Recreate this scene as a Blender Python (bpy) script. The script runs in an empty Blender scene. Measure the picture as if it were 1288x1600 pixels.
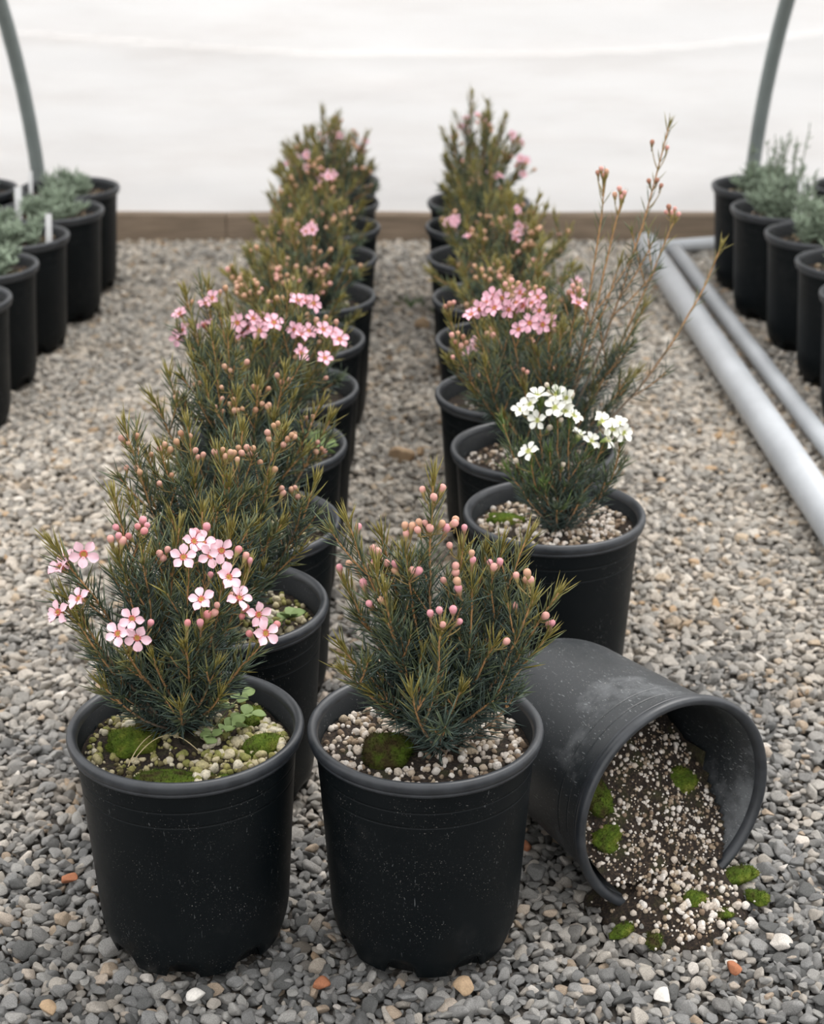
import bpy, bmesh, math, random
import numpy as np
from mathutils import Vector, Matrix, Euler

scene = bpy.context.scene
COL = scene.collection
PI = math.pi

# ------------------------------------------------------------------ camera
cam_data = bpy.data.cameras.new('camera')
cam = bpy.data.objects.new('camera', cam_data)
COL.objects.link(cam)
cam.location = (0, 0, 0.9282)
cam.rotation_euler = (PI / 2 - 0.3939, 0, 0)
cam_data.sensor_fit = 'VERTICAL'
cam_data.sensor_height = 36.0
cam_data.lens = 2695.2 / 1600 * 36.0
cam_data.clip_start = 0.02
cam_data.dof.use_dof = True
cam_data.dof.focus_distance = 1.47
cam_data.dof.aperture_fstop = 8.0
scene.camera = cam

# ------------------------------------------------------------------ light: bright overcast sky, veiled sun
world = bpy.data.worlds.new('overcast_sky')
scene.world = world
world.use_nodes = True
wn = world.node_tree
bg = wn.nodes['Background']
bg.inputs['Color'].default_value = (1.0, 0.993, 0.995, 1)
bg.inputs['Strength'].default_value = 1.0
sun_data = bpy.data.lights.new('veiled_sun', 'SUN')
sun_data.energy = 1.5
sun_data.angle = math.radians(38)
sun_data.color = (1.0, 0.965, 0.93)
sun = bpy.data.objects.new('veiled_sun', sun_data)
COL.objects.link(sun)
sun.rotation_euler = (math.radians(-22), math.radians(18), 0)
vs = scene.view_settings
vs.view_transform = 'Standard'
vs.look = 'None'
vs.gamma = 1.0
vs.use_curve_mapping = False
vs.exposure = 0.74
scene.cycles.max_bounces = 6
scene.cycles.transparent_max_bounces = 6

# ------------------------------------------------------------------ materials
def sock(nt, v):
    return v
class NT:
    """tiny node tree helper"""
    def __init__(s, name):
        s.m = bpy.data.materials.new(name)
        s.m.use_nodes = True
        s.t = s.m.node_tree
        s.p = s.t.nodes['Principled BSDF']
        s.out = s.t.nodes['Material Output']
    def n(s, kind, **kw):
        nd = s.t.nodes.new('ShaderNode' + kind)
        ins = kw.pop('ins', {})
        for k, v in kw.items():
            setattr(nd, k, v)
        for k, v in ins.items():
            s.put(nd.inputs[k], v)
        return nd
    def put(s, inp, v):
        if isinstance(v, bpy.types.NodeSocket):
            s.t.links.new(v, inp)
        else:
            if hasattr(inp.default_value, '__len__') and len(inp.default_value) == 4 and len(v) == 3:
                v = (*v, 1)
            inp.default_value = v
    def set(s, **kw):
        for k, v in kw.items():
            s.put(s.p.inputs[k.replace('_', ' ')], v)
    def noise(s, scale, detail=3, rough=.5, vec=None):
        nd = s.n('TexNoise', ins={'Scale': scale, 'Detail': detail, 'Roughness': rough})
        if vec is not None:
            s.put(nd.inputs['Vector'], vec)
        return nd.outputs['Fac']
    def obj(s):
        return s.n('TexCoord').outputs['Object']
    def ramp(s, fac, stops, mode='LINEAR'):
        nd = s.n('ValToRGB')
        cr = nd.color_ramp
        cr.interpolation = mode
        while len(cr.elements) < len(stops):
            cr.elements.new(0.5)
        for e, (pos, c) in zip(cr.elements, stops):
            e.position = pos
            e.color = (*c, 1) if len(c) == 3 else c
        s.put(nd.inputs[0], fac)
        return nd.outputs['Color']
    def mix(s, fac, a, b, blend='MIX'):
        nd = s.n('MixRGB', blend_type=blend)
        s.put(nd.inputs[0], fac); s.put(nd.inputs[1], a); s.put(nd.inputs[2], b)
        return nd.outputs[0]
    def math(s, op, a, b=0.0):
        nd = s.n('Math', operation=op)
        s.put(nd.inputs[0], a); s.put(nd.inputs[1], b)
        return nd.outputs[0]
    def bump(s, h, dist=.001, strength=.5):
        nd = s.n('Bump', ins={'Height': h, 'Distance': dist, 'Strength': strength})
        s.put(s.p.inputs['Normal'], nd.outputs[0])
    def attr(s, name='Col'):
        return s.n('Attribute', attribute_name=name).outputs['Color']

MAT = {}
def g(v):
    return (v, v, v)

def m_stone():
    s = NT('gravel_stone')
    oi = s.n('ObjectInfo')
    r = oi.outputs['Random']
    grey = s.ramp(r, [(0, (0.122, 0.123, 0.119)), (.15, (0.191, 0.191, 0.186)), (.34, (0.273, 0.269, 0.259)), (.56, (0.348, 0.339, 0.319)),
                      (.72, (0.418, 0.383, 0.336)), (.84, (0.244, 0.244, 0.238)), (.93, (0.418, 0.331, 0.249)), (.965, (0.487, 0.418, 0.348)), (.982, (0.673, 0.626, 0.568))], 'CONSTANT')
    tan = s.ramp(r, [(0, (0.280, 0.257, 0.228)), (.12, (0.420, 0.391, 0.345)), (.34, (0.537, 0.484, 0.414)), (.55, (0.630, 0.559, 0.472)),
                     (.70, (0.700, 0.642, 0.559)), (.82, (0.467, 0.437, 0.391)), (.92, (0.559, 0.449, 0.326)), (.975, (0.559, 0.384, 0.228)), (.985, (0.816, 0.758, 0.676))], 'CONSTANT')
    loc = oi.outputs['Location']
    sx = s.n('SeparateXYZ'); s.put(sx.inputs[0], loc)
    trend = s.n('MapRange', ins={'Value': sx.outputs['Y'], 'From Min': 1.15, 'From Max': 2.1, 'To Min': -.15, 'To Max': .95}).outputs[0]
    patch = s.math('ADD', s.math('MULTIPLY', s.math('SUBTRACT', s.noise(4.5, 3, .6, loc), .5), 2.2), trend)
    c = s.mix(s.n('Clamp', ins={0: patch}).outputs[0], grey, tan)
    stain = s.ramp(s.noise(7.5, 4, .65, loc), [(.60, g(0)), (.70, g(.75))])
    c = s.mix(stain, c, (.62, .47, .30), 'MULTIPLY')
    fine = s.noise(11, 6, .85, s.obj())
    mot = s.noise(1.6, 3, .6, s.obj())
    c = s.mix(.75, c, s.ramp(fine, [(.38, g(.52)), (.60, g(1.42))]), 'MULTIPLY')
    c = s.mix(.5, c, s.ramp(mot, [(.35, g(.85)), (.65, g(1.25))]), 'MULTIPLY')
    s.set(Base_Color=c, Roughness=.85)
    s.p.inputs['Specular IOR Level'].default_value = .3
    s.bump(fine, .0016, .8)
    return s.m
def m_ground():
    s = NT('grit_bed')
    co = s.obj()
    n = s.noise(160, 5, .7, co)
    c = s.ramp(n, [(.3, (.035, .03, .026)), (.55, (.10, .088, .075)), (.75, (.22, .195, .165))])
    s.set(Base_Color=c, Roughness=.95)
    s.bump(n, .004, .8)
    return s.m
def m_pot(name='black_pot_plastic', dust=.014, spec=.17, low=.0, worn=0):
    s = NT(name)
    co = s.obj()
    oi = s.n('ObjectInfo').outputs['Random']
    off = s.n('VectorMath', operation='ADD')
    s.put(off.inputs[0], co)
    cx = s.n('CombineXYZ'); s.put(cx.inputs[0], s.math('MULTIPLY', oi, 7.0)); s.put(off.inputs[1], cx.outputs[0])
    co = off.outputs[0]
    spk = s.ramp(s.noise(800, 2, .6, co), [(.68, g(0)), (.72, g(1))])
    gate = s.ramp(s.noise(22, 3, .6, co), [(.42 - .12 * worn, g(0)), (.62 - .12 * worn, g(1))])
    sm = s.noise(14, 5, .65, co) if not worn else s.math('ADD', s.math('MULTIPLY', s.noise(11, 6, .7, co), 1.5), -.22)
    scr = s.n('Mapping'); s.put(scr.inputs['Vector'], co); scr.inputs['Scale'].default_value = (620, 620, 150); scr.inputs['Rotation'].default_value = (.5, .3, .2)
    scr2 = s.ramp(s.noise(1.0, 1, .4, scr.outputs[0]), [(.73 - .035 * worn, g(0)), (.77 - .035 * worn, g(.6 + .4 * worn))])
    base = s.ramp(sm, [(.3, (.0028 + low * .8, .0046 + low * .95, .0058 + low * 1.1)), (.6, (.0040 + low, .0060 + low * 1.15, .0072 + low * 1.3)), (.78, (dust, dust * 1.08, dust * 1.15))])
    c = s.mix(s.math('MULTIPLY', spk, gate), base, (.30, .29, .27))
    c = s.mix(s.math('MULTIPLY', scr2, gate), c, (.14, .15, .155))
    s.set(Base_Color=c, Roughness=s.ramp(sm, [(.25, g(.36)), (.8, g(.58))]))
    s.p.inputs['Specular IOR Level'].default_value = spec
    s.bump(s.noise(900, 2, .5, co), .0002, .35)
    return s.m
def m_rim():
    s = NT('black_pot_rim_plastic')
    n = s.noise(60, 4, .6, s.obj())
    s.set(Base_Color=s.ramp(n, [(.3, (.016, .019, .023)), (.75, (.036, .041, .048))]), Roughness=s.ramp(n, [(.3, g(.36)), (.8, g(.5))]))
    s.p.inputs['Specular IOR Level'].default_value = .6
    s.bump(s.noise(700, 2, .5, s.obj()), .0002, .3)
    return s.m
def m_soil():
    s = NT('dark_potting_mix')
    n = s.noise(380, 5, .75, s.obj())
    big = s.noise(45, 3, .6, s.obj())
    c = s.ramp(n, [(.36, (.008, .005, .004)), (.52, (.026, .017, .011)), (.64, (.09, .06, .038)), (.76, (.30, .25, .19))])
    c = s.mix(s.ramp(big, [(.52, g(0)), (.7, g(.6))]), c, (.05, .055, .012))
    s.set(Base_Color=c, Roughness=.95)
    s.bump(n, .003, .9)
    return s.m
def m_attr(name, rough=.6, scale=300, amt=.5, bd=.0004, spec=.4, trans=0):
    s = NT(name)
    n = s.noise(scale, 3, .6, s.obj())
    c = s.mix(amt, s.attr(), s.ramp(n, [(.3, g(.65)), (.7, g(1.25))]), 'MULTIPLY')
    s.set(Base_Color=c, Roughness=rough)
    s.p.inputs['Specular IOR Level'].default_value = spec
    if bd:
        s.bump(n, bd, .5)
    if trans:
        tb = s.n('BsdfTranslucent', ins={'Color': c})
        mx = s.n('MixShader', ins={0: trans})
        s.t.links.new(s.p.outputs[0], mx.inputs[1]); s.t.links.new(tb.outputs[0], mx.inputs[2])
        s.t.links.new(mx.outputs[0], s.out.inputs[0])
    return s.m
def m_perl(name, cols):
    s = NT(name)
    r = s.n('ObjectInfo').outputs['Random']
    n = s.noise(2.6, 4, .7, s.obj())
    c = s.mix(.8, s.ramp(r, cols, 'CONSTANT'), s.ramp(n, [(.35, g(.55)), (.6, g(1.15))]), 'MULTIPLY')
    s.set(Base_Color=c, Roughness=.9)
    s.bump(n, .0012, .6)
    return s.m
def m_moss():
    s = NT('green_moss')
    n = s.noise(500, 4, .7, s.obj()); b = s.noise(55, 3, .6, s.obj())
    oi = s.n('ObjectInfo').outputs['Random']
    c = s.ramp(s.math('ADD', b, s.math('MULTIPLY', s.math('SUBTRACT', oi, .5), .22)), [(.30, (.050, .038, .015)), (.40, (.066, .078, .015)), (.50, (.076, .122, .014)), (.63, (.120, .155, .020)), (.8, (.22, .205, .055))])
    c = s.mix(.8, c, s.ramp(n, [(.3, g(.45)), (.7, g(1.4))]), 'MULTIPLY')
    s.set(Base_Color=c, Roughness=.95)
    s.p.inputs['Specular IOR Level'].default_value = .15
    s.bump(n, .0022, .9)
    return s.m
def m_plain(name, c, rough=.6, scale=120, amt=.4, spec=.4, bd=.0003, stretch=None):
    s = NT(name)
    co = s.obj()
    if stretch:
        mp = s.n('Mapping'); s.put(mp.inputs['Vector'], co); mp.inputs['Scale'].default_value = stretch
        co = mp.outputs[0]
    n = s.noise(scale, 4, .6, co)
    s.set(Base_Color=s.mix(amt, c, s.ramp(n, [(.3, g(.6)), (.7, g(1.3))]), 'MULTIPLY'), Roughness=rough)
    s.p.inputs['Specular IOR Level'].default_value = spec
    if bd:
        s.bump(n, bd, .5)
    return s.m
def m_sheet():
    s = NT('white_woven_cover')
    co = s.obj()
    def wave(axis, sc):
        nd = s.n('TexWave', bands_direction=axis, ins={'Scale': sc, 'Distortion': .4})
        s.put(nd.inputs['Vector'], co)
        return nd.outputs['Fac']
    weave = s.math('ADD', wave('X', 45), wave('Z', 60))
    st = s.n('Mapping'); s.put(st.inputs['Vector'], co); st.inputs['Scale'].default_value = (1.2, 1, 7)
    stain = s.noise(2.2, 4, .6, st.outputs[0])
    c = s.ramp(stain, [(.3, (.80, .785, .775)), (.55, (.86, .855, .85)), (.75, (.88, .88, .88))])
    c = s.mix(.25, c, s.ramp(weave, [(.2, g(.93)), (1.6, g(1.0))]), 'MULTIPLY')
    s.set(Base_Color=c, Roughness=.8)
    s.p.inputs['Specular IOR Level'].default_value = .2
    s.bump(weave, .0006, .25)
    tb = s.n('BsdfTranslucent', ins={'Color': c})
    mx = s.n('MixShader', ins={0: .5})
    s.t.links.new(s.p.outputs[0], mx.inputs[1]); s.t.links.new(tb.outputs[0], mx.inputs[2])
    s.t.links.new(mx.outputs[0], s.out.inputs[0])
    return s.m
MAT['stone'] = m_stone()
MAT['ground'] = m_ground()
MAT['pot'] = m_pot()
MAT['pot_scuffed'] = m_pot('scuffed_pot_plastic', .085, .62, .014, 1)
MAT['rim'] = m_rim()
MAT['soil'] = m_soil()
MAT['needle'] = m_attr('needle_leaf', .5, 90, .5, 0, .45, .18)
MAT['stem'] = m_attr('woody_stem', .75, 260, .6, .0005, .3)
MAT['bud'] = m_attr('flower_bud', .5, 200, .25, 0, .4)
MAT['petal_pink'] = m_plain('pink_petal', (.84, .56, .63), .55, 140, .18, .3, 0)
MAT['petal_white'] = m_plain('white_petal', (.86, .86, .79), .55, 140, .15, .3, 0)
MAT['bloom'] = m_attr('flower_center', .55, 600, .4, .0004, .3)
MAT['grain'] = m_attr('perlite_grain', .9, 500, .6, .0006, .3)
MAT['perlite'] = m_perl('perlite_pebble', [(0, (.54, .47, .40)), (.2, (.64, .57, .50)), (.42, (.72, .67, .61)), (.62, (.58, .50, .41)), (.85, (.44, .36, .26))])
MAT['algae_pebble'] = m_perl('algae_tinted_pebble', [(0, (.42, .37, .20)), (.2, (.52, .46, .31)), (.45, (.30, .28, .10)), (.65, (.58, .53, .41)), (.85, (.24, .24, .07))])
MAT['moss'] = m_moss()
MAT['leaf'] = m_attr('seedling_leaf', .5, 220, .35, .0003, .4, .2)
MAT['straw'] = m_plain('dry_straw', (.52, .43, .25), .7)
MAT['pipe'] = m_plain('grey_plastic_pipe', (.50, .525, .55), .42, 9, .3, .45, 0)
MAT['hoop'] = m_plain('grey_hoop_tube', (.215, .25, .245), .5, 12, .3, .4, 0)
MAT['wood'] = m_plain('weathered_timber', (.27, .21, .155), .85, 9, .7, .2, .002, (1, 6, 9))
MAT['tag'] = m_plain('white_tag_plastic', (.80, .80, .80), .5, 60, .15, .4, 0)
MAT['herb'] = m_attr('silver_green_leaf', .65, 120, .4, 0, .3, .2)
MAT['sheet'] = m_sheet()

# ------------------------------------------------------------------ mesh helpers
class MB:
    """collects triangles and quads with a colour per vertex"""
    def __init__(s):
        s.v = []; s.f3 = []; s.f4 = []; s.c = []; s.n = 0
    def add(s, v, f3=None, f4=None, c=(1, 1, 1)):
        v = np.asarray(v, float).reshape(-1, 3)
        s.v.append(v)
        c = np.asarray(c, float)
        s.c.append(np.broadcast_to(c, (len(v), 3)) if c.ndim == 1 else c)
        if f3 is not None and len(f3):
            s.f3.append(np.asarray(f3, np.int64).reshape(-1, 3) + s.n)
        if f4 is not None and len(f4):
            s.f4.append(np.asarray(f4, np.int64).reshape(-1, 4) + s.n)
        s.n += len(v)
    def mesh(s, name, mat, smooth=True, col=True):
        me = bpy.data.meshes.new(name)
        v = np.concatenate(s.v)
        f3 = np.concatenate(s.f3) if s.f3 else np.zeros((0, 3), np.int64)
        f4 = np.concatenate(s.f4) if s.f4 else np.zeros((0, 4), np.int64)
        me.vertices.add(len(v)); me.vertices.foreach_set('co', v.ravel().astype(np.float32))
        me.loops.add(f3.size + f4.size)
        me.loops.foreach_set('vertex_index', np.concatenate([f3.ravel(), f4.ravel()]).astype(np.int32))
        npoly = len(f3) + len(f4)
        me.polygons.add(npoly)
        st = np.concatenate([np.arange(len(f3)) * 3, f3.size + np.arange(len(f4)) * 4]).astype(np.int32)
        me.polygons.foreach_set('loop_start', st)
        me.update(calc_edges=True)
        me.polygons.foreach_set('use_smooth', np.full(npoly, smooth))
        if col:
            a = me.color_attributes.new('Col', 'FLOAT_COLOR', 'POINT')
            c = np.concatenate([np.concatenate(s.c), np.ones((len(v), 1))], 1)
            a.data.foreach_set('color', c.ravel().astype(np.float32))
        me.materials.append(mat)
        me.validate()
        me.update()
        return me
    def tube(s, P, r, sides=6, c=(1, 1, 1), cap=True):
        P = np.asarray(P, float); n = len(P)
        r = np.broadcast_to(np.asarray(r, float), (n,))
        T = np.gradient(P, axis=0); T /= np.linalg.norm(T, axis=1)[:, None] + 1e-12
        ref = np.array([0.13, 0.97, 0.21]) if abs(T[0][1]) < .8 else np.array([.97, .1, .2])
        A = np.cross(T, ref); A /= np.linalg.norm(A, axis=1)[:, None]
        B = np.cross(T, A)
        th = np.arange(sides) / sides * 2 * PI
        v = P[:, None] + r[:, None, None] * (A[:, None] * np.cos(th)[None, :, None] + B[:, None] * np.sin(th)[None, :, None])
        i = np.arange(n - 1)[:, None] * sides; j = np.arange(sides)[None]; k = (j + 1) % sides
        q = np.stack([i + j, i + k, i + sides + k, i + sides + j], -1).reshape(-1, 4)
        c = np.asarray(c, float)
        cc = c if c.ndim == 1 else np.repeat(c, sides, 0)
        vv = v.reshape(-1, 3)
        f3 = []
        if cap:
            vv = np.concatenate([vv, P[:1], P[-1:]])
            if cc.ndim == 2:
                cc = np.concatenate([cc, c[:1], c[-1:]])
            a0 = n * sides
            for jj in range(sides):
                kk = (jj + 1) % sides
                f3 += [(a0, kk, jj), (a0 + 1, (n - 1) * sides + jj, (n - 1) * sides + kk)]
        s.add(vv, f3, q, cc)
    def lathe(s, prof, sides=32, c=(1, 1, 1), closed=False):
        """prof: list of (r, z); r may be 0 at the ends"""
        prof = np.asarray(prof, float); n = len(prof)
        th = np.arange(sides) / sides * 2 * PI
        v = np.stack([prof[:, 0:1] * np.cos(th), prof[:, 0:1] * np.sin(th), np.repeat(prof[:, 1:2], sides, 1)], -1).reshape(-1, 3)
        m = n if closed else n - 1
        i = np.arange(m)[:, None]; j = np.arange(sides)[None]; k = (j + 1) % sides; i2 = (i + 1) % n
        q = np.stack([i * sides + j, i * sides + k, i2 * sides + k, i2 * sides + j], -1).reshape(-1, 4)
        c = np.asarray(c, float)
        s.add(v, None, q, c if c.ndim == 1 else np.repeat(c, sides, 0))
    def box(s, lo, hi, c=(1, 1, 1)):
        x0, y0, z0 = lo; x1, y1, z1 = hi
        v = [(x0, y0, z0), (x1, y0, z0), (x1, y1, z0), (x0, y1, z0), (x0, y0, z1), (x1, y0, z1), (x1, y1, z1), (x0, y1, z1)]
        s.add(v, None, [(0, 3, 2, 1), (4, 5, 6, 7), (0, 1, 5, 4), (1, 2, 6, 5), (2, 3, 7, 6), (3, 0, 4, 7)], c)

def ico(sub):
    bm = bmesh.new(); bmesh.ops.create_icosphere(bm, subdivisions=sub, radius=1)
    v = np.array([x.co[:] for x in bm.verts]); f = np.array([[q.index for q in x.verts] for x in bm.faces]); bm.free()
    return v, f
ICO1, ICO2, ICO3 = ico(1), ico(2), ico(3)

def put(name, me, parent=None, loc=(0, 0, 0), rot=None, scale=None, kind=None, label=None, cat=None, group=None):
    o = bpy.data.objects.new(name, me)
    COL.objects.link(o)
    if parent is not None:
        o.parent = parent
    o.location = loc
    if rot is not None:
        o.rotation_euler = rot
    if scale is not None:
        o.scale = scale if hasattr(scale, '__len__') else (scale,) * 3
    if kind: o['kind'] = kind
    if label: o['label'] = label
    if cat: o['category'] = cat
    if group: o['group'] = group
    return o

def hash_noise(P, sc, seed=0):
    """cheap smooth value noise for numpy points (n,3) -> (-1,1)"""
    Q = np.asarray(P) * sc + 37.1 * seed
    i = np.floor(Q).astype(np.int64); fr = Q - i; u = fr * fr * (3 - 2 * fr)
    def h(a, b, c):
        n = (a * 374761393 + b * 668265263 + c * 1274126177 + seed * 69069) & 0xffffffff
        n = ((n ^ (n >> 13)) * 1103515245) & 0xffffffff
        return ((n ^ (n >> 16)) & 0xffff) / 32767.5 - 1
    r = 0
    for dx in (0, 1):
        for dy in (0, 1):
            for dz in (0, 1):
                w = (u[:, 0] if dx else 1 - u[:, 0]) * (u[:, 1] if dy else 1 - u[:, 1]) * (u[:, 2] if dz else 1 - u[:, 2])
                r = r + w * h(i[:, 0] + dx, i[:, 1] + dy, i[:, 2] + dz)
    return r

def stone_verts(rng, base, planes=9, lo=.55, hi=.9, flat=(1, .78, .55)):
    v = base.copy()
    for _ in range(planes):
        nn = rng.normal(size=3); nn /= np.linalg.norm(nn); d = rng.uniform(lo, hi)
        e = v @ nn - d
        v = v - np.where(e > 0, e, 0)[:, None] * nn * .93
    v = v * np.array(flat) * np.array([1, rng.uniform(.85, 1.15), rng.uniform(.85, 1.15)])
    return v / np.abs(v[:, 0]).max()

# branch tips, blossoms and buds, in millimetres from the foot of each pot
TIPS = {
 'L1': [(-102,15,375), (-94,5,336), (-55,45,405), (-31,35,366), (-4,55,372), (14,65,386), (41,45,375), (8,15,356), (38,5,351), (21,-15,317), (-39,-35,301), (67,-5,295), (50,55,334), (-51,25,359), (-21,45,321), (-83,-5,315), (-19,-25,290), (9,-35,307), (29,-15,279), (-66,-5,256), (45,45,236), (33,-15,253), (3,-45,257), (-33,35,290), (2,65,287), (-81,25,271)],
 'M': [(6,5,438), (-65,5,402), (-36,25,377), (-17,-5,375), (30,15,372), (52,35,359), (64,25,368), (83,25,377), (108,5,336), (87,-15,340), (-68,-25,303), (-68,-35,287), (78,5,236), (-67,15,337), (12,-45,326), (-41,-15,371), (-34,-25,353), (37,-5,355), (-13,35,325), (19,35,325), (40,35,308), (56,-25,305), (-13,-65,282), (15,-75,247), (45,5,281), (-35,5,293), (102,5,297), (-45,-25,261), (54,-35,248), (28,-45,271), (-3,-25,296), (68,25,259), (-24,15,311)],
 'R1': [(-20,0,340), (-1,0,348), (12,0,322), (-29,-20,279), (-57,20,309), (38,0,285), (55,10,300), (70,10,292), (25,0,263), (-9,-20,292), (43,0,248), (-35,-20,241), (-1,-40,227), (28,-20,234), (-51,0,263), (-15,-30,260), (52,10,225), (-39,10,248)],
 'R2': [(149,60,587), (76,30,532), (96,40,506), (164,80,471), (223,80,440), (100,50,429), (128,50,295), (49,20,397), (28,-10,368), (-38,0,404), (-75,0,377), (-14,20,383), (13,-20,371), (-104,20,374), (-94,-30,344), (-61,-40,331), (-38,-50,273), (73,30,277), (96,50,319), (116,40,290), (-16,-40,308), (-74,-20,294), (40,20,313), (-51,30,357), (1,0,334), (133,60,372)],
 'L2': [(-87,0,396), (-71,20,362), (-56,10,371), (-31,20,389), (1,-20,374), (22,10,390), (60,20,385), (89,10,337), (72,0,270), (-80,-30,330), (-43,-40,321), (37,-50,321), (-3,-50,338), (-26,0,344), (46,0,344), (58,-20,306), (-62,-30,278), (13,-30,355), (-29,-50,287), (41,-40,269), (-76,10,340), (68,20,310), (7,-50,306)],
 'L3': [(-96,0,354), (-81,20,378), (-32,10,422), (-16,30,421), (16,-20,377), (45,10,383), (80,10,345), (89,20,325), (-59,-20,337), (-3,-30,368), (-40,0,373), (34,-20,337), (63,-10,298), (-79,-30,312), (-18,-40,316), (21,-40,302), (52,20,352), (-54,20,391)],
 'L4': [(-88,0,405), (-61,10,410), (-37,20,376), (3,0,374), (31,30,397), (71,10,324), (47,0,366), (-78,-20,365), (-48,-10,385), (-92,0,351), (18,-20,357), (-3,-30,352), (83,20,329), (-18,-40,324), (33,-30,313), (-58,-20,318), (53,0,296)],
}
BLOOMS = {
 'L1': [(-76,5,359), (-98,15,342), (-78,-15,328), (-98,-5,311), (-93,25,343), (-31,-45,325), (-42,-50,314), (-27,-50,311), (5,5,356), (36,5,362), (43,-15,347), (22,-25,332), (66,-15,314), (72,-25,302), (11,25,361), (26,15,353), (17,35,355), (50,-5,324)],
 'R1': [(-22,0,337), (-30,-5,329), (-39,0,321), (-22,-10,313), (-2,0,339), (10,5,332), (-4,-10,327), (8,-5,321), (17,0,314), (-32,-30,285), (24,0,291), (36,-10,289), (53,-10,291), (47,0,308), (67,10,302), (71,0,295), (60,5,297)],
 'R2': [(-77,-10,371), (-67,0,375), (-59,0,382), (-50,-10,379), (-41,0,388), (-33,-10,377), (-25,0,382), (-16,0,378), (-6,10,379), (3,0,373), (-22,-20,356), (-10,-20,364), (6,-20,362), (15,-10,362), (48,10,379), (-52,10,387), (-19,10,392), (1,20,383)],
 'L4': [(-55,0,385), (-64,10,376), (-94,0,366), (-91,-10,348), (-98,0,337), (-66,0,352), (-26,-10,358), (-15,0,349), (-9,0,360), (-1,-10,348), (17,-20,361), (4,0,359), (40,-10,350), (47,-10,345), (56,0,345), (76,-30,321), (48,-30,327), (73,0,347), (84,10,339), (92,0,335), (43,20,376), (52,20,375), (61,20,373), (-21,0,343)],
}
BUDS = {
 'L1': [(-57,25,364), (-50,25,367), (-47,25,362), (-54,35,370), (-44,35,362), (-34,25,375), (-31,35,376), (-26,25,376), (-27,15,375), (-19,35,346), (-12,35,350), (-16,35,342), (20,45,366), (12,35,366), (48,25,354), (54,25,349), (57,25,345), (-18,-35,317), (25,-15,314), (31,-15,316), (20,-25,312), (52,-5,308), (55,-5,315), (81,-15,305), (58,-15,297), (24,25,332), (43,5,322), (10,-25,312), (33,-15,323)],
 'M': [(-17,-5,389), (-16,-5,382), (-11,-5,388), (-6,-5,392), (-1,5,386), (-7,-10,387), (3,-5,386), (-3,5,416), (13,5,417), (6,-5,413), (13,5,386), (17,5,382), (24,15,385), (23,5,386), (31,5,383), (-71,15,343), (-63,15,346), (-56,5,346), (-45,5,349), (-51,-5,338), (-44,5,337), (-43,15,360), (-39,5,361), (-42,15,348), (-38,15,348), (-32,5,351), (-25,-5,355), (-26,-5,349), (-11,-15,354), (-6,-15,353), (37,-5,365), (38,-5,359), (24,-5,353), (24,-5,347), (25,-15,344), (26,-15,338), (14,5,336), (52,5,352), (55,-5,352), (60,5,352), (73,-5,345), (82,-5,347), (85,-5,341), (82,5,336), (98,-5,308), (104,-5,302), (102,5,295), (3,-55,335), (10,-60,340), (21,-55,338), (13,-55,325), (27,-45,323), (65,-35,300), (-46,-25,329), (-37,-25,333), (19,5,367), (-55,15,379), (73,5,313)],
 'R1': [(-13,0,350), (15,10,335), (3,-10,314), (-45,-20,271), (6,-20,267), (-8,0,301)],
 'R2': [(67,30,529), (71,30,533), (77,30,530), (73,30,526), (89,40,501), (94,40,508), (100,40,503), (97,40,499), (132,60,558), (150,60,552), (129,50,515), (139,50,516), (144,50,510), (157,70,480), (166,80,476), (171,80,469), (162,80,471), (154,70,474), (-107,10,376), (-102,10,379), (-97,10,381), (-100,-30,353), (-93,-30,356), (-87,-30,351), (-96,-30,345), (-89,-30,340), (-83,-30,344), (-99,-40,330), (37,10,393), (41,10,401), (49,20,394), (-38,0,405), (-30,10,407), (-22,10,404), (-11,10,405), (-1,20,397), (8,20,395), (-18,-50,318), (-13,-50,315)],
 'L2': [(-91,0,373), (-85,0,369), (-78,10,372), (-88,0,344), (-79,0,345), (-74,-10,343), (-78,0,342), (-67,20,350), (-57,10,359), (-52,10,364), (-47,10,358), (-38,20,371), (-41,10,366), (-29,20,369), (-20,0,355), (-15,0,357), (-22,0,361), (-2,-20,367), (6,-20,370), (8,-20,363), (13,-20,367), (15,-10,362), (19,-20,360), (22,-10,362), (26,0,364), (32,0,363), (29,0,358), (34,0,357), (38,0,349), (18,0,364), (50,20,379), (55,10,385), (45,10,375), (46,10,369), (64,10,369), (68,10,373), (71,10,371), (60,10,363), (52,0,342), (58,0,323), (59,0,318), (66,10,318), (72,10,310), (69,10,320), (-55,-20,336), (-46,0,337)],
 'L3': [(-73,10,341), (-67,10,340), (-72,20,343), (-52,10,355), (-47,10,357), (-22,-10,359), (-20,-20,350), (-13,-20,344), (-9,-20,349), (-3,-30,341), (1,-30,342), (-7,-30,340), (-20,-20,336), (-28,-20,341), (11,0,356), (17,-10,353), (21,-20,344), (26,-20,341), (28,-20,343), (14,-20,337), (35,10,365), (40,10,358), (27,0,354), (48,10,361), (64,10,318), (69,10,312), (72,10,320), (77,0,294), (81,0,287), (84,10,280), (75,0,283), (-20,10,375), (-14,10,371), (5,0,383), (33,-10,314), (53,-10,307)],
 'L4': [(-48,20,388), (-42,20,392), (-80,0,382), (9,10,379), (19,10,383), (76,20,357), (88,20,351), (77,-20,294), (65,10,356), (35,30,381)],
}

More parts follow.
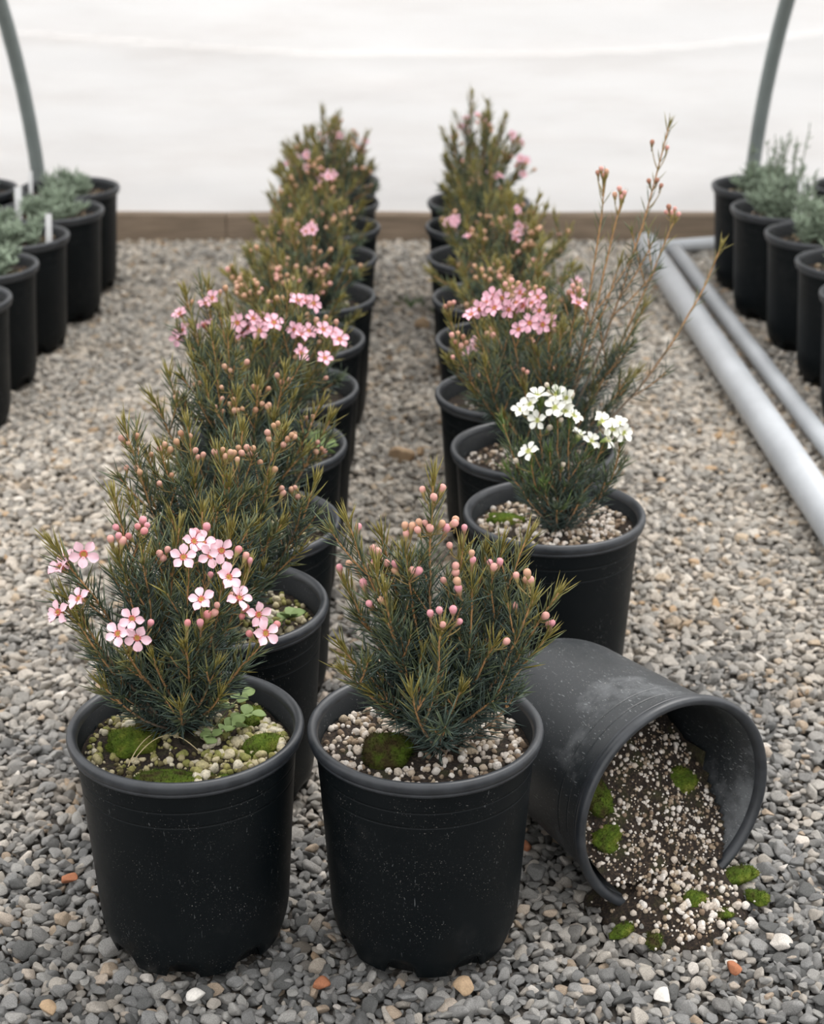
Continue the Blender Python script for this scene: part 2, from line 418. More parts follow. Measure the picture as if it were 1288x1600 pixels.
# ------------------------------------------------------------------ where the pots stand (metres, camera above the origin)
H = 0.205
RB = 0.076
LEFT = [(-.191, 1.276), (-.181, 1.516), (-.177, 1.72), (-.178, 1.958), (-.170, 2.175), (-.167, 2.397), (-.156, 2.629), (-.159, 2.873), (-.157, 3.10), (-.163, 3.305), (-.167, 3.51)]
RIGHT = [(.156, 1.745), (.146, 1.947), (.130, 2.156), (.133, 2.394), (.131, 2.621), (.125, 2.877), (.124, 3.105), (.129, 3.31)]
MID = (.0113, 1.276)
SIDE_L = [(-.686, 3.44), (-.684, 3.235), (-.712, 3.03), (-.725, 2.82), (-.725, 2.61), (-.889, 3.43)]
SIDE_R = [(.704, 3.46), (.707, 3.25), (.733, 3.045), (.746, 2.84), (.742, 2.635), (.906, 3.45)]
ALLPOTS = LEFT + RIGHT + [MID] + SIDE_L + SIDE_R

# the pot that lies on its side: centre of its base, heading of its mouth
TIP_PSI = math.radians(29)
TS = 1.05
TIP_TAU = math.radians(2.2)
TIP_BASE = Vector((.1330, 1.512, .0845))

# ------------------------------------------------------------------ the setting
rng = np.random.RandomState(4)
mb = MB()
nx, ny = 60, 60
X, Y = np.meshgrid(np.linspace(-6, 6, nx), np.linspace(-5, 9, ny))
V = np.stack([X, Y, np.full_like(X, -.012)], -1).reshape(-1, 3)
i = np.arange((ny - 1) * nx).reshape(ny - 1, nx)[:, :-1]
mb.add(V, None, np.stack([i, i + 1, i + nx + 1, i + nx], -1).reshape(-1, 4))
floor = put('floor', mb.mesh('floor', MAT['ground'], col=False), kind='structure', label='bed of loose grey and beige gravel under the pots')

STONES = []
for k in range(12):
    b = MB(); b.add(stone_verts(rng, ICO3[0], 13 + k % 5, .42, .82), ICO3[1])
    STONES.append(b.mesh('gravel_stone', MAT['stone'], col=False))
lib = bpy.data.collections.new('stone_shapes')
for k, me in enumerate(STONES):
    lib.objects.link(bpy.data.objects.new('stone_shape_%02d' % k, me))

def layer(sp, z, zs, amin, amax, ymin, ymax, keep=1.0):
    pts = []
    rows = int((ymax - ymin) / (sp * .87))
    for r in range(rows):
        y = ymin + r * sp * .87
        w = .27 + .235 * (y + .25) + .16
        n = int(2 * w / sp)
        x = -w + (np.arange(n) + .5 * (r % 2)) * sp
        pts.append(np.stack([x, np.full(n, y)], -1))
    pts = np.concatenate(pts)
    pts = pts[rng.rand(len(pts)) < keep]
    pts = pts + rng.uniform(-.42, .42, pts.shape) * sp
    a = amin + (amax - amin) * rng.rand(len(pts)) ** 1.6
    return np.concatenate([pts, (z + zs * rng.rand(len(pts)) - .0)[:, None], a[:, None]], 1)
G = np.concatenate([
    layer(.0098, -.0098, .003, .0052, .0094, 1.02, 2.4),
    layer(.0126, -.0058, .005, .0042, .0110, 1.02, 2.4, .92),
    layer(.0110, -.0085, .003, .0065, .0095, 2.4, 3.86),
    layer(.0150, -.0050, .004, .0055, .0110, 2.4, 3.86, .9),
])
under = np.zeros(len(G), bool)
for (px, py) in ALLPOTS:
    under |= (G[:, 0] - px) ** 2 + (G[:, 1] - py) ** 2 < (RB + .001) ** 2
G[under, 2] = -.0125
tx = (G[:, 0] - TIP_BASE.x) * math.sin(TIP_PSI) - (G[:, 1] - TIP_BASE.y) * math.cos(TIP_PSI)
tu = (G[:, 0] - TIP_BASE.x) * math.cos(TIP_PSI) + (G[:, 1] - TIP_BASE.y) * math.sin(TIP_PSI)
u2 = (tx > -.005) & (tx < H * TS + .005) & (np.abs(tu) < .05)
G[u2, 2] = np.minimum(G[u2, 2], -.0068)
N = len(G)
ROT = np.stack([rng.normal(0, .38, N), rng.normal(0, .38, N), rng.uniform(0, 2 * PI, N)], -1)
PICK = rng.randint(0, 12, N)
SC = G[:, 3:4] * np.stack([np.ones(N), rng.uniform(.85, 1.15, N), rng.uniform(.8, 1.2, N)], -1)
# the 300 nearest uncovered stones are objects of their own, the rest one scatter
d_cam = np.hypot(G[:, 0] * .9, G[:, 1])
vis = (~under) & (G[:, 2] > -.0062) & (np.abs(G[:, 0]) < .335 * (G[:, 1] + .2) / 1.34) & (G[:, 1] > 1.145)
order = np.argsort(np.where(vis, d_cam - G[:, 3] * 18, 99))[:300]
for k in order:
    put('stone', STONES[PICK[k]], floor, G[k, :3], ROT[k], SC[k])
rest = np.ones(N, bool); rest[order] = False
me = bpy.data.meshes.new('gravel_scatter')
Gr = G[rest]
me.vertices.add(len(Gr)); me.vertices.foreach_set('co', Gr[:, :3].ravel().astype(np.float32))
for nm, arr in (('rot', ROT[rest]), ('scl', SC[rest])):
    a = me.attributes.new(nm, 'FLOAT_VECTOR', 'POINT'); a.data.foreach_set('vector', arr.ravel().astype(np.float32))
a = me.attributes.new('pick', 'INT', 'POINT'); a.data.foreach_set('value', PICK[rest].astype(np.int32))
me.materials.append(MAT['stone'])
gravel = put('gravel', me, floor, kind='stuff', label='loose grey and beige gravel covering the ground')
ng = bpy.data.node_groups.new('gravel_scatter', 'GeometryNodeTree')
ng.interface.new_socket('Geometry', in_out='INPUT', socket_type='NodeSocketGeometry')
ng.interface.new_socket('Geometry', in_out='OUTPUT', socket_type='NodeSocketGeometry')
gi = ng.nodes.new('NodeGroupInput'); go = ng.nodes.new('NodeGroupOutput')
ip = ng.nodes.new('GeometryNodeInstanceOnPoints')
ci = ng.nodes.new('GeometryNodeCollectionInfo')
ci.inputs['Collection'].default_value = lib
ci.inputs['Separate Children'].default_value = True
ci.inputs['Reset Children'].default_value = True
def named(nm, ty):
    nd = ng.nodes.new('GeometryNodeInputNamedAttribute'); nd.data_type = ty; nd.inputs['Name'].default_value = nm
    return nd.outputs['Attribute']
ng.links.new(gi.outputs[0], ip.inputs['Points'])
ng.links.new(ci.outputs[0], ip.inputs['Instance'])
ip.inputs['Pick Instance'].default_value = True
ng.links.new(named('pick', 'INT'), ip.inputs['Instance Index'])
e2r = ng.nodes.new('FunctionNodeEulerToRotation')
ng.links.new(named('rot', 'FLOAT_VECTOR'), e2r.inputs[0])
ng.links.new(e2r.outputs[0], ip.inputs['Rotation'])
ng.links.new(named('scl', 'FLOAT_VECTOR'), ip.inputs['Scale'])
ng.links.new(ip.outputs[0], go.inputs[0])
md = gravel.modifiers.new('scatter', 'NODES'); md.node_group = ng

# white woven cover hanging at the back
mb = MB()
nx, nz = 260, 130
X, Z = np.meshgrid(np.linspace(-3.2, 3.2, nx), np.concatenate([np.linspace(.045, .75, 100), np.linspace(.77, 2.6, 30)]))
q = np.stack([X.ravel(), Z.ravel(), 0 * X.ravel()], -1)
fold = .405 + .03 * X.ravel() ** 2 * 2.2 + .012 * hash_noise(q * [2.2, 0, 0], 1, 3)
dz = Z.ravel() - fold
Yw = 3.872 + .010 * hash_noise(q * [1.4, 3.2, 1], 1, 1) + .005 * hash_noise(q * [4, 9, 1], 1, 2) + .0025 * hash_noise(q * [9, 26, 1], 1, 5)
Yw += np.where(dz > 0, -.009 * np.exp(-dz / .10), .007 * np.exp(dz / .05))
Yw += .02 * np.exp(-((Z.ravel() - .045) / .05) ** 2) * -.5
for sx_ in (-.548, -.093, .052, .62, -1.0, 1.1):
    Yw += -.004 * np.exp(-((X.ravel() - sx_) / .006) ** 2)
q2 = X.ravel() * 0 + Z.ravel()
diag = hash_noise(np.stack([X.ravel() * 1.5 + Z.ravel() * 3, Z.ravel() * 9 - X.ravel() * 2.5, 0 * q2], -1), 1, 7)
Yw += .006 * diag * np.clip((.4 - Z.ravel()) / .25, 0, 1)
mb.add(np.stack([X.ravel(), Yw, Z.ravel()], -1), None, (lambda i: np.stack([i, i + 1, i + nx + 1, i + nx], -1).reshape(-1, 4))(np.arange((nz - 1) * nx).reshape(nz - 1, nx)[:, :-1]))
put('wall_back', mb.mesh('wall_back', MAT['sheet'], col=False), kind='structure', label='white woven greenhouse cover hanging behind the rows of pots')
mb = MB()
for (x0, x1) in ((-3.2, -.42), (-.418, 1.06), (1.062, 3.2)):
    n = int((x1 - x0) / .03)
    xs = np.linspace(x0, x1, n)
    wob = .0025 * hash_noise(np.stack([xs, 0 * xs, 0 * xs], -1), 5, 2)
    prof = [(3.838, -.012), (3.836, .054), (3.839, .0575), (3.868, .0575), (3.868, -.012)]
    vv = np.stack([np.stack([xs, np.full(n, a), np.full(n, b) + (wob if b > 0 else 0)], -1) for a, b in prof], 1)
    i = (np.arange(n - 1) * 5)[:, None] + np.arange(4)[None]
    mb.add(vv.reshape(-1, 3), None, np.stack([i, i + 5, i + 6, i + 1], -1).reshape(-1, 4))
put('baseboard_back', mb.mesh('baseboard_back', MAT['wood'], smooth=False, col=False), kind='structure', label='weathered brown timber board along the foot of the white cover')

def hoop(x, label):
    t = np.linspace(0, PI * .98, 60)
    P = np.stack([np.full(60, x), .80 + 2.99 * np.cos(t), 1.42 * np.sin(t) - .01], -1)
    b = MB(); b.tube(P, .0155, 14)
    put('greenhouse_hoop', b.mesh('greenhouse_hoop', MAT['hoop'], col=False), label=label, cat='pole', group='greenhouse hoops')
hoop(-.818, 'grey curved tube hoop rising behind the left group of pots')
hoop(.744, 'grey curved tube hoop rising behind the right group of pots')

# ------------------------------------------------------------------ pots
def make_pot_mesh():
    S = 96
    th = np.arange(S) / S * 2 * PI
    def rad(z):            # outside radius
        t = z / H
        r = .0805 + (.0935 - .0805) * t
        return r
    outer = []
    zs = [0, .004, .009, .015, .022, .032, .05, .08, .11, .14, .1572, .1586, .1592, .1598, .1612, .1718, .1731, .1737, .1743, .1757, .19, .197]
    mbp = MB()
    # drainage notches lift the bottom edge
    notch = np.zeros(S)
    for k in range(8):
        c = (k + .5) / 8 * 2 * PI
        d = np.abs((th - c + PI) % (2 * PI) - PI)
        notch = np.maximum(notch, .017 * np.clip((.17 - d) / .05, 0, 1))
    rows = []
    for z in zs:
        r = rad(z)
        if z < .035:
            r -= .0062 * (1 - z / .035) ** 2
        if z in (.1592,): r -= .0008
        if z >= .1598: r += .0002
        if z in (.1737,): r -= .0008
        if z >= .1743: r += .0003
        zz = np.maximum(z, notch * (1 + 0 * z)) if z < .02 else np.full(S, z)
        rows.append(np.stack([r * np.cos(th), r * np.sin(th), zz], -1))
    # inside wall going back down
    for z in (.197, .15, .10, .05, .018):
        r = rad(z) - .0028
        rows.append(np.stack([r * np.cos(th), r * np.sin(th), np.full(S, z)], -1))
    V = np.concatenate(rows); n = len(rows)
    i = np.arange(n - 1)[:, None] * S; j = np.arange(S)[None]; k = (j + 1) % S
    q = np.stack([i + j, i + k, i + S + k, i + S + j], -1).reshape(-1, 4)
    V = np.concatenate([V, [[0, 0, .018]]])
    base = [(len(V) - 1, (n - 1) * S + a, (n - 1) * S + (a + 1) % S) for a in range(S)]
    mbp.add(V, base, q)
    # underside disc
    r = .068
    V = np.concatenate([np.stack([r * np.cos(th), r * np.sin(th), np.full(S, .0012)], -1), np.stack([(rad(0) - .007) * np.cos(th), (rad(0) - .007) * np.sin(th), np.maximum(.0012, notch * .9)], -1), [[0, 0, .0012]]])
    mbp.add(V, [(2 * S, (a + 1) % S, a) for a in range(S)], [(a, (a + 1) % S, S + (a + 1) % S, S + a) for a in range(S)])
    return mbp.mesh('pot', MAT['pot'], col=False)
def make_rim_mesh():
    prof = [(.0932, .1905), (.0965, .1908), (.0978, .1922), (.0978, .1938), (.0972, .1946), (.0985, .1955), (.0997, .1975), (.1, .2), (.0996, .2025), (.0984, .2043), (.0965, .205),
            (.0945, .2046), (.0928, .2034), (.0916, .2015), (.0908, .198), (.0904, .194), (.0907, .1905)]
    b = MB(); b.lathe(prof[::-1], 96, closed=True)
    return b.mesh('rim', MAT['rim'], col=False)
POT_ME = make_pot_mesh()
RIM_ME = make_rim_mesh()

def soil_z(x, y, seed, z0, mound):
    P = np.stack([x, y, 0 * x], -1)
    r = np.hypot(x, y)
    return z0 + .0035 * hash_noise(P, 40, seed) + .0018 * hash_noise(P, 110, seed + 1) + mound * np.clip(1 - r / .06, 0, 1) ** 1.5
def soil_mesh(seed, z0, mound, R=.0892):
    rr = np.concatenate([[0], np.linspace(.006, R, 22)]); S = 60
    th = np.arange(S) / S * 2 * PI
    x = (rr[1:, None] * np.cos(th)).ravel(); y = (rr[1:, None] * np.sin(th)).ravel()
    z = soil_z(x, y, seed, z0, mound)
    V = np.concatenate([np.stack([x, y, z], -1), [[0, 0, z0 + mound]]])
    n = len(rr) - 1
    i = np.arange(n - 1)[:, None] * S; j = np.arange(S)[None]; k = (j + 1) % S
    q = np.stack([i + j, i + k, i + S + k, i + S + j], -1).reshape(-1, 4)
    b = MB(); b.add(V, [(len(V) - 1, a, (a + 1) % S) for a in range(S)], q)
    return b.mesh('potting_mix', MAT['soil'], col=False)
PEB = []
for k in range(8):
    b = MB(); b.add(stone_verts(rng, ICO2[0], 9 + k % 3, .58, .92, (1, .85, .74)), ICO2[1])
    PEB.append(b.mesh('perlite_pebble', MAT['perlite'], col=False))
PEB_A = []
for k in range(6):
    b = MB(); b.add(stone_verts(rng, ICO2[0], 8, .6, .9, (1, .85, .7)), ICO2[1])
    PEB_A.append(b.mesh('mossy_pebble', MAT['algae_pebble'], col=False))
PV = [stone_verts(rng, ICO2[0], 9, .58, .92, (1, .85, .74)) for _ in range(6)]
PV1 = [stone_verts(rng, ICO1[0], 2, .8, .95, (1, .88, .78)) for _ in range(6)]
PCOL = np.array([(.56, .49, .42), (.66, .60, .53), (.47, .39, .30), (.70, .65, .59), (.30, .23, .16), (.22, .16, .11)])
ACOL = np.array([(.40, .35, .19), (.48, .42, .27), (.27, .25, .09), (.54, .49, .37), (.20, .20, .06), (.13, .11, .05)])
def rotm(r):
    return np.array(Euler(r.uniform(0, 6.28, 3)).to_matrix())
def grains(b, pts, sizes, r, cols, fine=True):
    base, f = (PV, ICO2[1]) if fine else (PV1, ICO1[1])
    for p_, s_ in zip(pts, sizes):
        v = (base[r.randint(6)] @ rotm(r).T) * s_ + p_
        b.add(v, f, None, cols[r.randint(len(cols))] * r.uniform(.85, 1.1))
def moss_mesh(r, rx, ry, h, spikes=500, name='moss_clump'):
    v, f = ICO3
    v = v.copy()
    d = 1 + .26 * hash_noise(v, 1.9, r.randint(99)) + .13 * hash_noise(v, 4.5, r.randint(99)) + .06 * hash_noise(v, 11, r.randint(99))
    v = v * d[:, None] * [rx, ry, h]
    v[:, 2] = np.maximum(v[:, 2], -.3 * h)
    b = MB(); b.add(v, f)
    up_ = np.where(v[:, 2] > 0)[0]
    for k in range(spikes):
        a = v[f[r.randint(len(f))]]; w = r.dirichlet((1, 1, 1)); p_ = w @ a
        if p_[2] < -.1 * h: continue
        n_ = p_ / [rx * rx, ry * ry, h * h]; n_ = n_ / np.linalg.norm(n_) + r.normal(0, .35, 3)
        l = r.uniform(.0012, .0030); t_ = r.normal(0, 1, 3); t_ = np.cross(n_, t_); t_ /= np.linalg.norm(t_) + 1e-9
        b.add([p_ - t_ * .0004, p_ + t_ * .0004, p_ + n_ * l], [(0, 1, 2)])
    return b.mesh(name, MAT['moss'], col=False)

# ------------------------------------------------------------------ plants
DARK = np.array((.066, .100, .085)); MIDG = np.array((.105, .138, .070)); OLIVE = np.array((.255, .215, .050)); FRESH = np.array((.13, .20, .045))
def needles(b, P, D, L, W, bend, C, r):
    """P base, D unit direction, L length, W width, bend vector added at the tip"""
    n = len(P)
    ref = r.normal(size=(n, 3)); A = np.cross(D, ref); A /= np.linalg.norm(A, axis=1)[:, None] + 1e-9; B = np.cross(D, A)
    th = np.array([0, 2.094, 4.189])
    ring = A[:, None] * np.cos(th)[None, :, None] + B[:, None] * np.sin(th)[None, :, None]
    mid = P + D * (L * .55)[:, None] + bend * .35
    tip = P + D * L[:, None] + bend
    v = np.concatenate([P[:, None] + ring * (W * .35)[:, None, None], mid[:, None] + ring * (W * .5)[:, None, None], tip[:, None]], 1)
    o = (np.arange(n) * 7)[:, None, None]
    f4 = (np.array([(0, 1, 4, 3), (1, 2, 5, 4), (2, 0, 3, 5)])[None] + o).reshape(-1, 4)
    f3 = (np.array([(3, 4, 6), (4, 5, 6), (5, 3, 6)])[None] + o).reshape(-1, 3)
    b.add(v.reshape(-1, 3), f3, f4, np.repeat(C, 7, 0))

def bez(a, c, d, n):
    t = np.linspace(0, 1, n)[:, None]
    return (1 - t) ** 2 * a + 2 * t * (1 - t) * c + t * t * d

def clothe(b, path, r, step, nl, t0, t1, tipc, wid=.0011, sparse=False, a0=66, a1=24, start=0.0):
    """needle leaves along a stem; t0..t1 is the age of the wood, 1 = fresh tip"""
    seg = np.linalg.norm(np.diff(path, axis=0), axis=1); s = np.concatenate([[0], np.cumsum(seg)]); Ltot = s[-1]
    n = max(3, int(Ltot * (1 - start) / step))
    u = np.linspace(start * Ltot, Ltot * .985, n)
    P = np.stack([np.interp(u, s, path[:, k]) for k in range(3)], -1)
    T = np.stack([np.interp(u, s, np.gradient(path[:, k])) for k in range(3)], -1); T /= np.linalg.norm(T, axis=1)[:, None]
    wh = 2 if sparse else 3
    ages = t0 + (t1 - t0) * (u / Ltot)
    PP, DD, LL, CC, BB = [], [], [], [], []
    for w in range(wh):
        az = np.arange(n) * 1.9 + w * 2 * PI / wh + r.uniform(-.5, .5, n)
        ref = np.array([.2, .9, .3]); A = np.cross(T, ref); A /= np.linalg.norm(A, axis=1)[:, None]; B = np.cross(T, A)
        side = A * np.cos(az)[:, None] + B * np.sin(az)[:, None]
        ang = np.radians(a0 + (a1 - a0) * ages + r.normal(0, 9, n))
        D = T * np.cos(ang)[:, None] + side * np.sin(ang)[:, None]
        L = nl * r.uniform(.65, 1.15, n) * (1.0 - .25 * np.clip(ages - .6, 0, 1))
        k = np.clip(ages + r.normal(0, .10, n), 0, 1)[:, None]
        c = np.where(k < .78, DARK + (MIDG - DARK) * np.clip((k - .45) / .33, 0, 1), MIDG + (tipc - MIDG) * np.clip((k - .78) / .2, 0, 1))
        c = c * r.uniform(.7, 1.35, n)[:, None]
        up_ = np.zeros((n, 3)); up_[:, 2] = L * r.uniform(.02, .22, n)
        PP.append(P); DD.append(D); LL.append(L); CC.append(c); BB.append(up_)
    cat = np.concatenate
    L = cat(LL)
    needles(b, cat(PP), cat(DD), L, np.full(len(L), wid) * r.uniform(.8, 1.2, len(L)), cat(BB), cat(CC), r)
def tuft(b, p, d, r, n, nl, col, wid=.0013, spread=.28):
    D = d + r.normal(0, spread, (n, 3)); D /= np.linalg.norm(D, axis=1)[:, None]
    L = nl * r.uniform(.6, 1.1, n)
    needles(b, np.repeat(p[None], n, 0) - d * r.uniform(0, .012, n)[:, None], D, L, np.full(n, wid), np.zeros((n, 3)), col * r.uniform(.75, 1.25, n)[:, None], r)

WOOD = np.array((.20, .155, .115)); NEWW = np.array((.42, .235, .105))
def bud_mesh(col_top, col_low):
    b = MB()
    prof = [(.0006, -.009), (.0007, -.0045), (.0013, -.0035), (.0020, -.0012), (.0026, .0005), (.0031, .0022), (.0031, .0038), (.0024, .0052), (.0012, .006), (.00005, .0062)]
    cl, ct = np.array(col_low), np.array(col_top) * [.92, .78, .78]
    cs = [cl * .6, cl * .7, cl, cl, cl * .5 + ct * .5, ct, ct, ct * 1.05, ct * .95, ct * .9]
    b.lathe(prof, 10, np.array(cs))
    return b.mesh('bud', MAT['bud'])
BUDS_ME = [bud_mesh((.66, .30, .30), (.30, .26, .09)), bud_mesh((.70, .42, .36), (.34, .27, .10)), bud_mesh((.60, .40, .26), (.32, .25, .10)), bud_mesh((.70, .36, .40), (.35, .22, .12))]
BUD_TAN = [bud_mesh((.50, .34, .20), (.28, .22, .08)), bud_mesh((.58, .40, .27), (.30, .24, .08)), bud_mesh((.46, .28, .17), (.26, .2, .08)), bud_mesh((.56, .36, .28), (.30, .22, .08))]
BUD_DARK = [bud_mesh((.33, .17, .12), (.16, .12, .06)), bud_mesh((.40, .22, .14), (.18, .14, .06)), bud_mesh((.30, .19, .10), (.16, .13, .05)), bud_mesh((.45, .26, .18), (.2, .15, .06))]
BUD_GREEN = [bud_mesh((.62, .63, .50), (.22, .26, .08))] * 4
def petal_mesh(mat):
    n = 7
    b = MB()
    u = np.linspace(0, 1, n); V = []
    w = np.array([.22, .50, .80, .98, 1.0, .82, .30]) * .0039
    for k, (uu, ww) in enumerate(zip(u, w)):
        for t in (-1, -.5, 0, .5, 1):
            x = .0022 + .0090 * uu + (.0006 * (1 - t * t) if k == n - 1 else 0)
            z = .0006 + .0022 * math.sin(uu * 2.2) + .0013 * t * t * (.4 + uu) - .0012 * uu
            V.append((x, t * ww, z))
    f = [(a * 5 + c, a * 5 + c + 1, (a + 1) * 5 + c + 1, (a + 1) * 5 + c) for a in range(n - 1) for c in range(4)]
    V = np.array(V)
    b.add(V, None, f); b.add(V - [0, 0, .00028], None, [q[::-1] for q in f])
    return b.mesh('petal', mat, col=False)
PETAL = {'pink': petal_mesh(MAT['petal_pink']), 'white': petal_mesh(MAT['petal_white'])}
def center_mesh(kind):
    b = MB()
    cup, ring, eye = {'pink': ((.42, .24, .12), (.58, .13, .13), (.46, .26, .06)), 'white': ((.26, .34, .10), (.62, .62, .30), (.42, .46, .12))}[kind]
    prof = [(.0005, -.008), (.0008, -.006), (.0020, -.0045), (.0028, -.002), (.0031, .0002), (.0032, .0011), (.0026, .0014), (.0018, .0009), (.0009, .0008), (.00005, .001)]
    cs = [cup, cup, cup, cup, ring, ring, ring, eye, eye, eye]
    b.lathe(prof, 14, np.array(cs, float))
    for k in range(10):
        a = k / 10 * 2 * PI
        d = np.array([math.cos(a), math.sin(a), 0])
        b.tube([d * .0024 + [0, 0, .001], d * .0030 + [0, 0, .0022], d * .0026 + [0, 0, .0029]], [.00022, .00022, .00035], 4, ring if k % 2 else tuple(np.array(ring) * 1.3))
    b.tube([(0, 0, .0008), (0, 0, .0034)], .00028, 5, eye)
    return b.mesh('flower_center', MAT['bloom'])
CENTER = {k: center_mesh(k) for k in ('pink', 'white')}
def whole_flower(kind):
    b = MB()
    pm = PETAL[kind]
    pv = np.array([v.co[:] for v in pm.vertices]); pf = np.array([p.vertices[:] for p in pm.polygons])
    pc = {'pink': (.80, .47, .56), 'white': (.86, .86, .79)}[kind]
    for k in range(5):
        R = np.array(Matrix.Rotation(k * 2 * PI / 5, 3, 'Z'))
        b.add(pv @ R.T, None, pf, pc)
    cm = CENTER[kind]
    cv = np.array([v.co[:] for v in cm.vertices])
    ca = np.zeros(len(cv) * 4, np.float32); cm.color_attributes[0].data.foreach_get('color', ca)
    f3 = [p.vertices[:] for p in cm.polygons if len(p.vertices) == 3]; f4 = [p.vertices[:] for p in cm.polygons if len(p.vertices) == 4]
    b.add(cv, f3, f4, ca.reshape(-1, 4)[:, :3])
    return b.mesh('flower', MAT['bloom'])
FLOWER = {k: whole_flower(k) for k in ('pink', 'white')}

def aim(d, spin=0.0):
    q = Vector(d).to_track_quat('Z', 'Y')
    return (q.to_matrix() @ Matrix.Rotation(spin, 3, 'Z')).to_euler()

def shrub(root, seed, base, tips, blooms=(), buds=(), kind='pink', bud_set=None, step=.0042, nl=.026, twigs=5, auto_buds=0, auto_blooms=0,
          single=True, petals=True, tipc=OLIVE, sparse_from=None, wid=.0013, fsize=1.0, bsize=1.0, needle_start=.06, greener=0.0):
    r = np.random.RandomState(seed)
    base = np.asarray(base, float)
    bud_set = bud_set or BUDS_ME
    anchors, dirs = [], []
    twig_tips = []
    for bi, tp in enumerate(tips):
        tp = np.asarray(tp, float)
        d = tp - base; out = d * [1, 1, 0]
        low = d[2] < .07
        sparse = sparse_from is not None and d[2] > sparse_from
        b0 = base + np.append(r.normal(0, .005, 2), -.004)
        c = b0 + out * r.uniform(.45, .7) + np.array([0, 0, d[2] * (r.uniform(.30, .45) if not low else .5)]) + np.append(r.normal(0, .006, 2), 0)
        end = tp - [0, 0, .012 if not low else .004]
        path = bez(b0, c, end, 22)
        path = path + np.stack([.0018 * hash_noise(path, 38, seed % 50 + bi + kk) for kk in range(3)], -1) * np.linspace(0, 1, 22)[:, None]
        Lb = np.linalg.norm(np.diff(path, axis=0), axis=1).sum()
        sb = MB(); nb = MB()
        t = np.linspace(0, 1, 22)[:, None]
        wc = WOOD + (NEWW - WOOD) * np.clip((t - .35) / .4, 0, 1)
        sb.tube(path, np.linspace(.0020 if Lb > .12 else .0014, .0008, 22), 5, wc)
        age0 = .05 + greener
        clothe(nb, path, r, step * (2.3 if sparse else 1), nl * (.85 if sparse else 1), age0, 1.0 if not low else .55, tipc, wid, sparse, start=needle_start)
        dd = path[-1] - path[-3]; dd /= np.linalg.norm(dd)
        tuft(nb, path[-1], dd, r, 9 if not low else 14, nl * .82, tipc if not low else MIDG * .9, wid * 1.1, .13 if not low else .5)
        nt = max(1, int(twigs * min(1, Lb / .16))) if not low else 1
        if sparse: nt = max(2, nt // 2)
        for k in range(nt):
            tt = r.uniform(.22, .86)
            ii = int(tt * 21)
            p0 = path[ii]; T = path[min(ii + 1, 21)] - path[ii - 1]; T /= np.linalg.norm(T)
            az = r.uniform(0, 2 * PI)
            s_ = np.array([math.cos(az), math.sin(az), r.uniform(-.1, .5)])
            D = T * .75 + s_ * .65 + [0, 0, .15]; D /= np.linalg.norm(D)
            L = Lb * r.uniform(.14, .30) * (1.15 - .5 * tt)
            L = max(L, .016)
            e = p0 + D * L + [0, 0, L * .18]
            tw = bez(p0, p0 + D * L * .55, e, 9)
            a0 = age0 + tt * .48
            tcs = WOOD + (NEWW - WOOD) * np.clip((tt + np.linspace(0, .4, 9)[:, None] - .3) / .4, 0, 1)
            sb.tube(tw, np.linspace(.0010, .0006, 9), 4, tcs)
            clothe(nb, tw, r, step * (1.7 if sparse else 1.0), nl * .9, a0, min(1, a0 + .36), tipc, wid, sparse)
            tuft(nb, tw[-1], D, r, 6, nl * .7, MIDG + (tipc - MIDG) * max(0, (tt - .5) / .45), wid * 1.05, .16)
            if tt > .35: twig_tips.append((tw[-1], D))
            anchors.append(tw[4:]); dirs.append(np.repeat(D[None], 5, 0))
        anchors.append(path[5:]); dirs.append(np.repeat(dd[None], 17, 0))
        if d[2] > .10: twig_tips.append((path[-2], dd)); twig_tips.append((path[-5], dd))
        br = put('branch', sb.mesh('branch', MAT['stem']), root)
        put('needle_leaves', nb.mesh('needle_leaves', MAT['needle']), br, kind='stuff')
    A = np.concatenate(anchors)
    ped = MB()
    def pedicel(p, back=.008, rad=.00045):
        q = A[(A[:, 2] < p[2] - .004)]
        if not len(q): q = A
        w = q - p
        k = np.argmin((w ** 2).sum(1) + np.abs(np.hypot(w[:, 0], w[:, 1]) - np.abs(w[:, 2]) * .5) ** 2 * .3)
        a = q[k]
        c = a * .35 + p * .65 - [0, 0, .3 * (p[2] - a[2])]
        P = bez(a, c, p, 7)
        ped.tube(P, np.linspace(.0007, rad, 7), 4, np.array((.30, .22, .09)))
        d = p - P[-3]
        return d / (np.linalg.norm(d) + 1e-9)
    blooms = [np.asarray(b_, float) for b_ in blooms]
    for k in range(auto_blooms):
        p, D = twig_tips[r.randint(len(twig_tips))]
        for _ in range(r.randint(2, 5)):
            blooms.append(p + r.normal(0, .009, 3) + [0, -.006, .006])
    for p in blooms:
        out = (p - base) * [1, 1, 0]; out = out / (np.linalg.norm(out) + 1e-9)
        nrm = np.array([0, -.60, .62]) + out * .45 + r.normal(0, .25, 3)
        nrm /= np.linalg.norm(nrm)
        pedicel(p - nrm * .007)
        sc = fsize * r.uniform(.9, 1.08)
        e = aim(nrm, r.uniform(0, 6.28))
        if petals:
            fl = put('flower', CENTER[kind], root, p, e, sc)
            for j in range(5):
                put('petal', PETAL[kind], fl, (0, 0, 0), (r.normal(0, .09), r.normal(-.05, .16), j * 2 * PI / 5 + r.normal(0, .05)), r.uniform(.93, 1.05))
        else:
            put('flower', FLOWER[kind], root, p, e, sc)
    buds = [(np.asarray(b_, float), None) for b_ in buds]
    for k in range(auto_buds):
        p, D = twig_tips[r.randint(len(twig_tips))]
        n = r.randint(2, 6)
        for j in range(n):
            o = r.normal(0, 1, 3) * [.007, .007, .004] + D * r.uniform(-.006, .010)
            buds.append((p + o, D + o / .012))
    joined = MB()
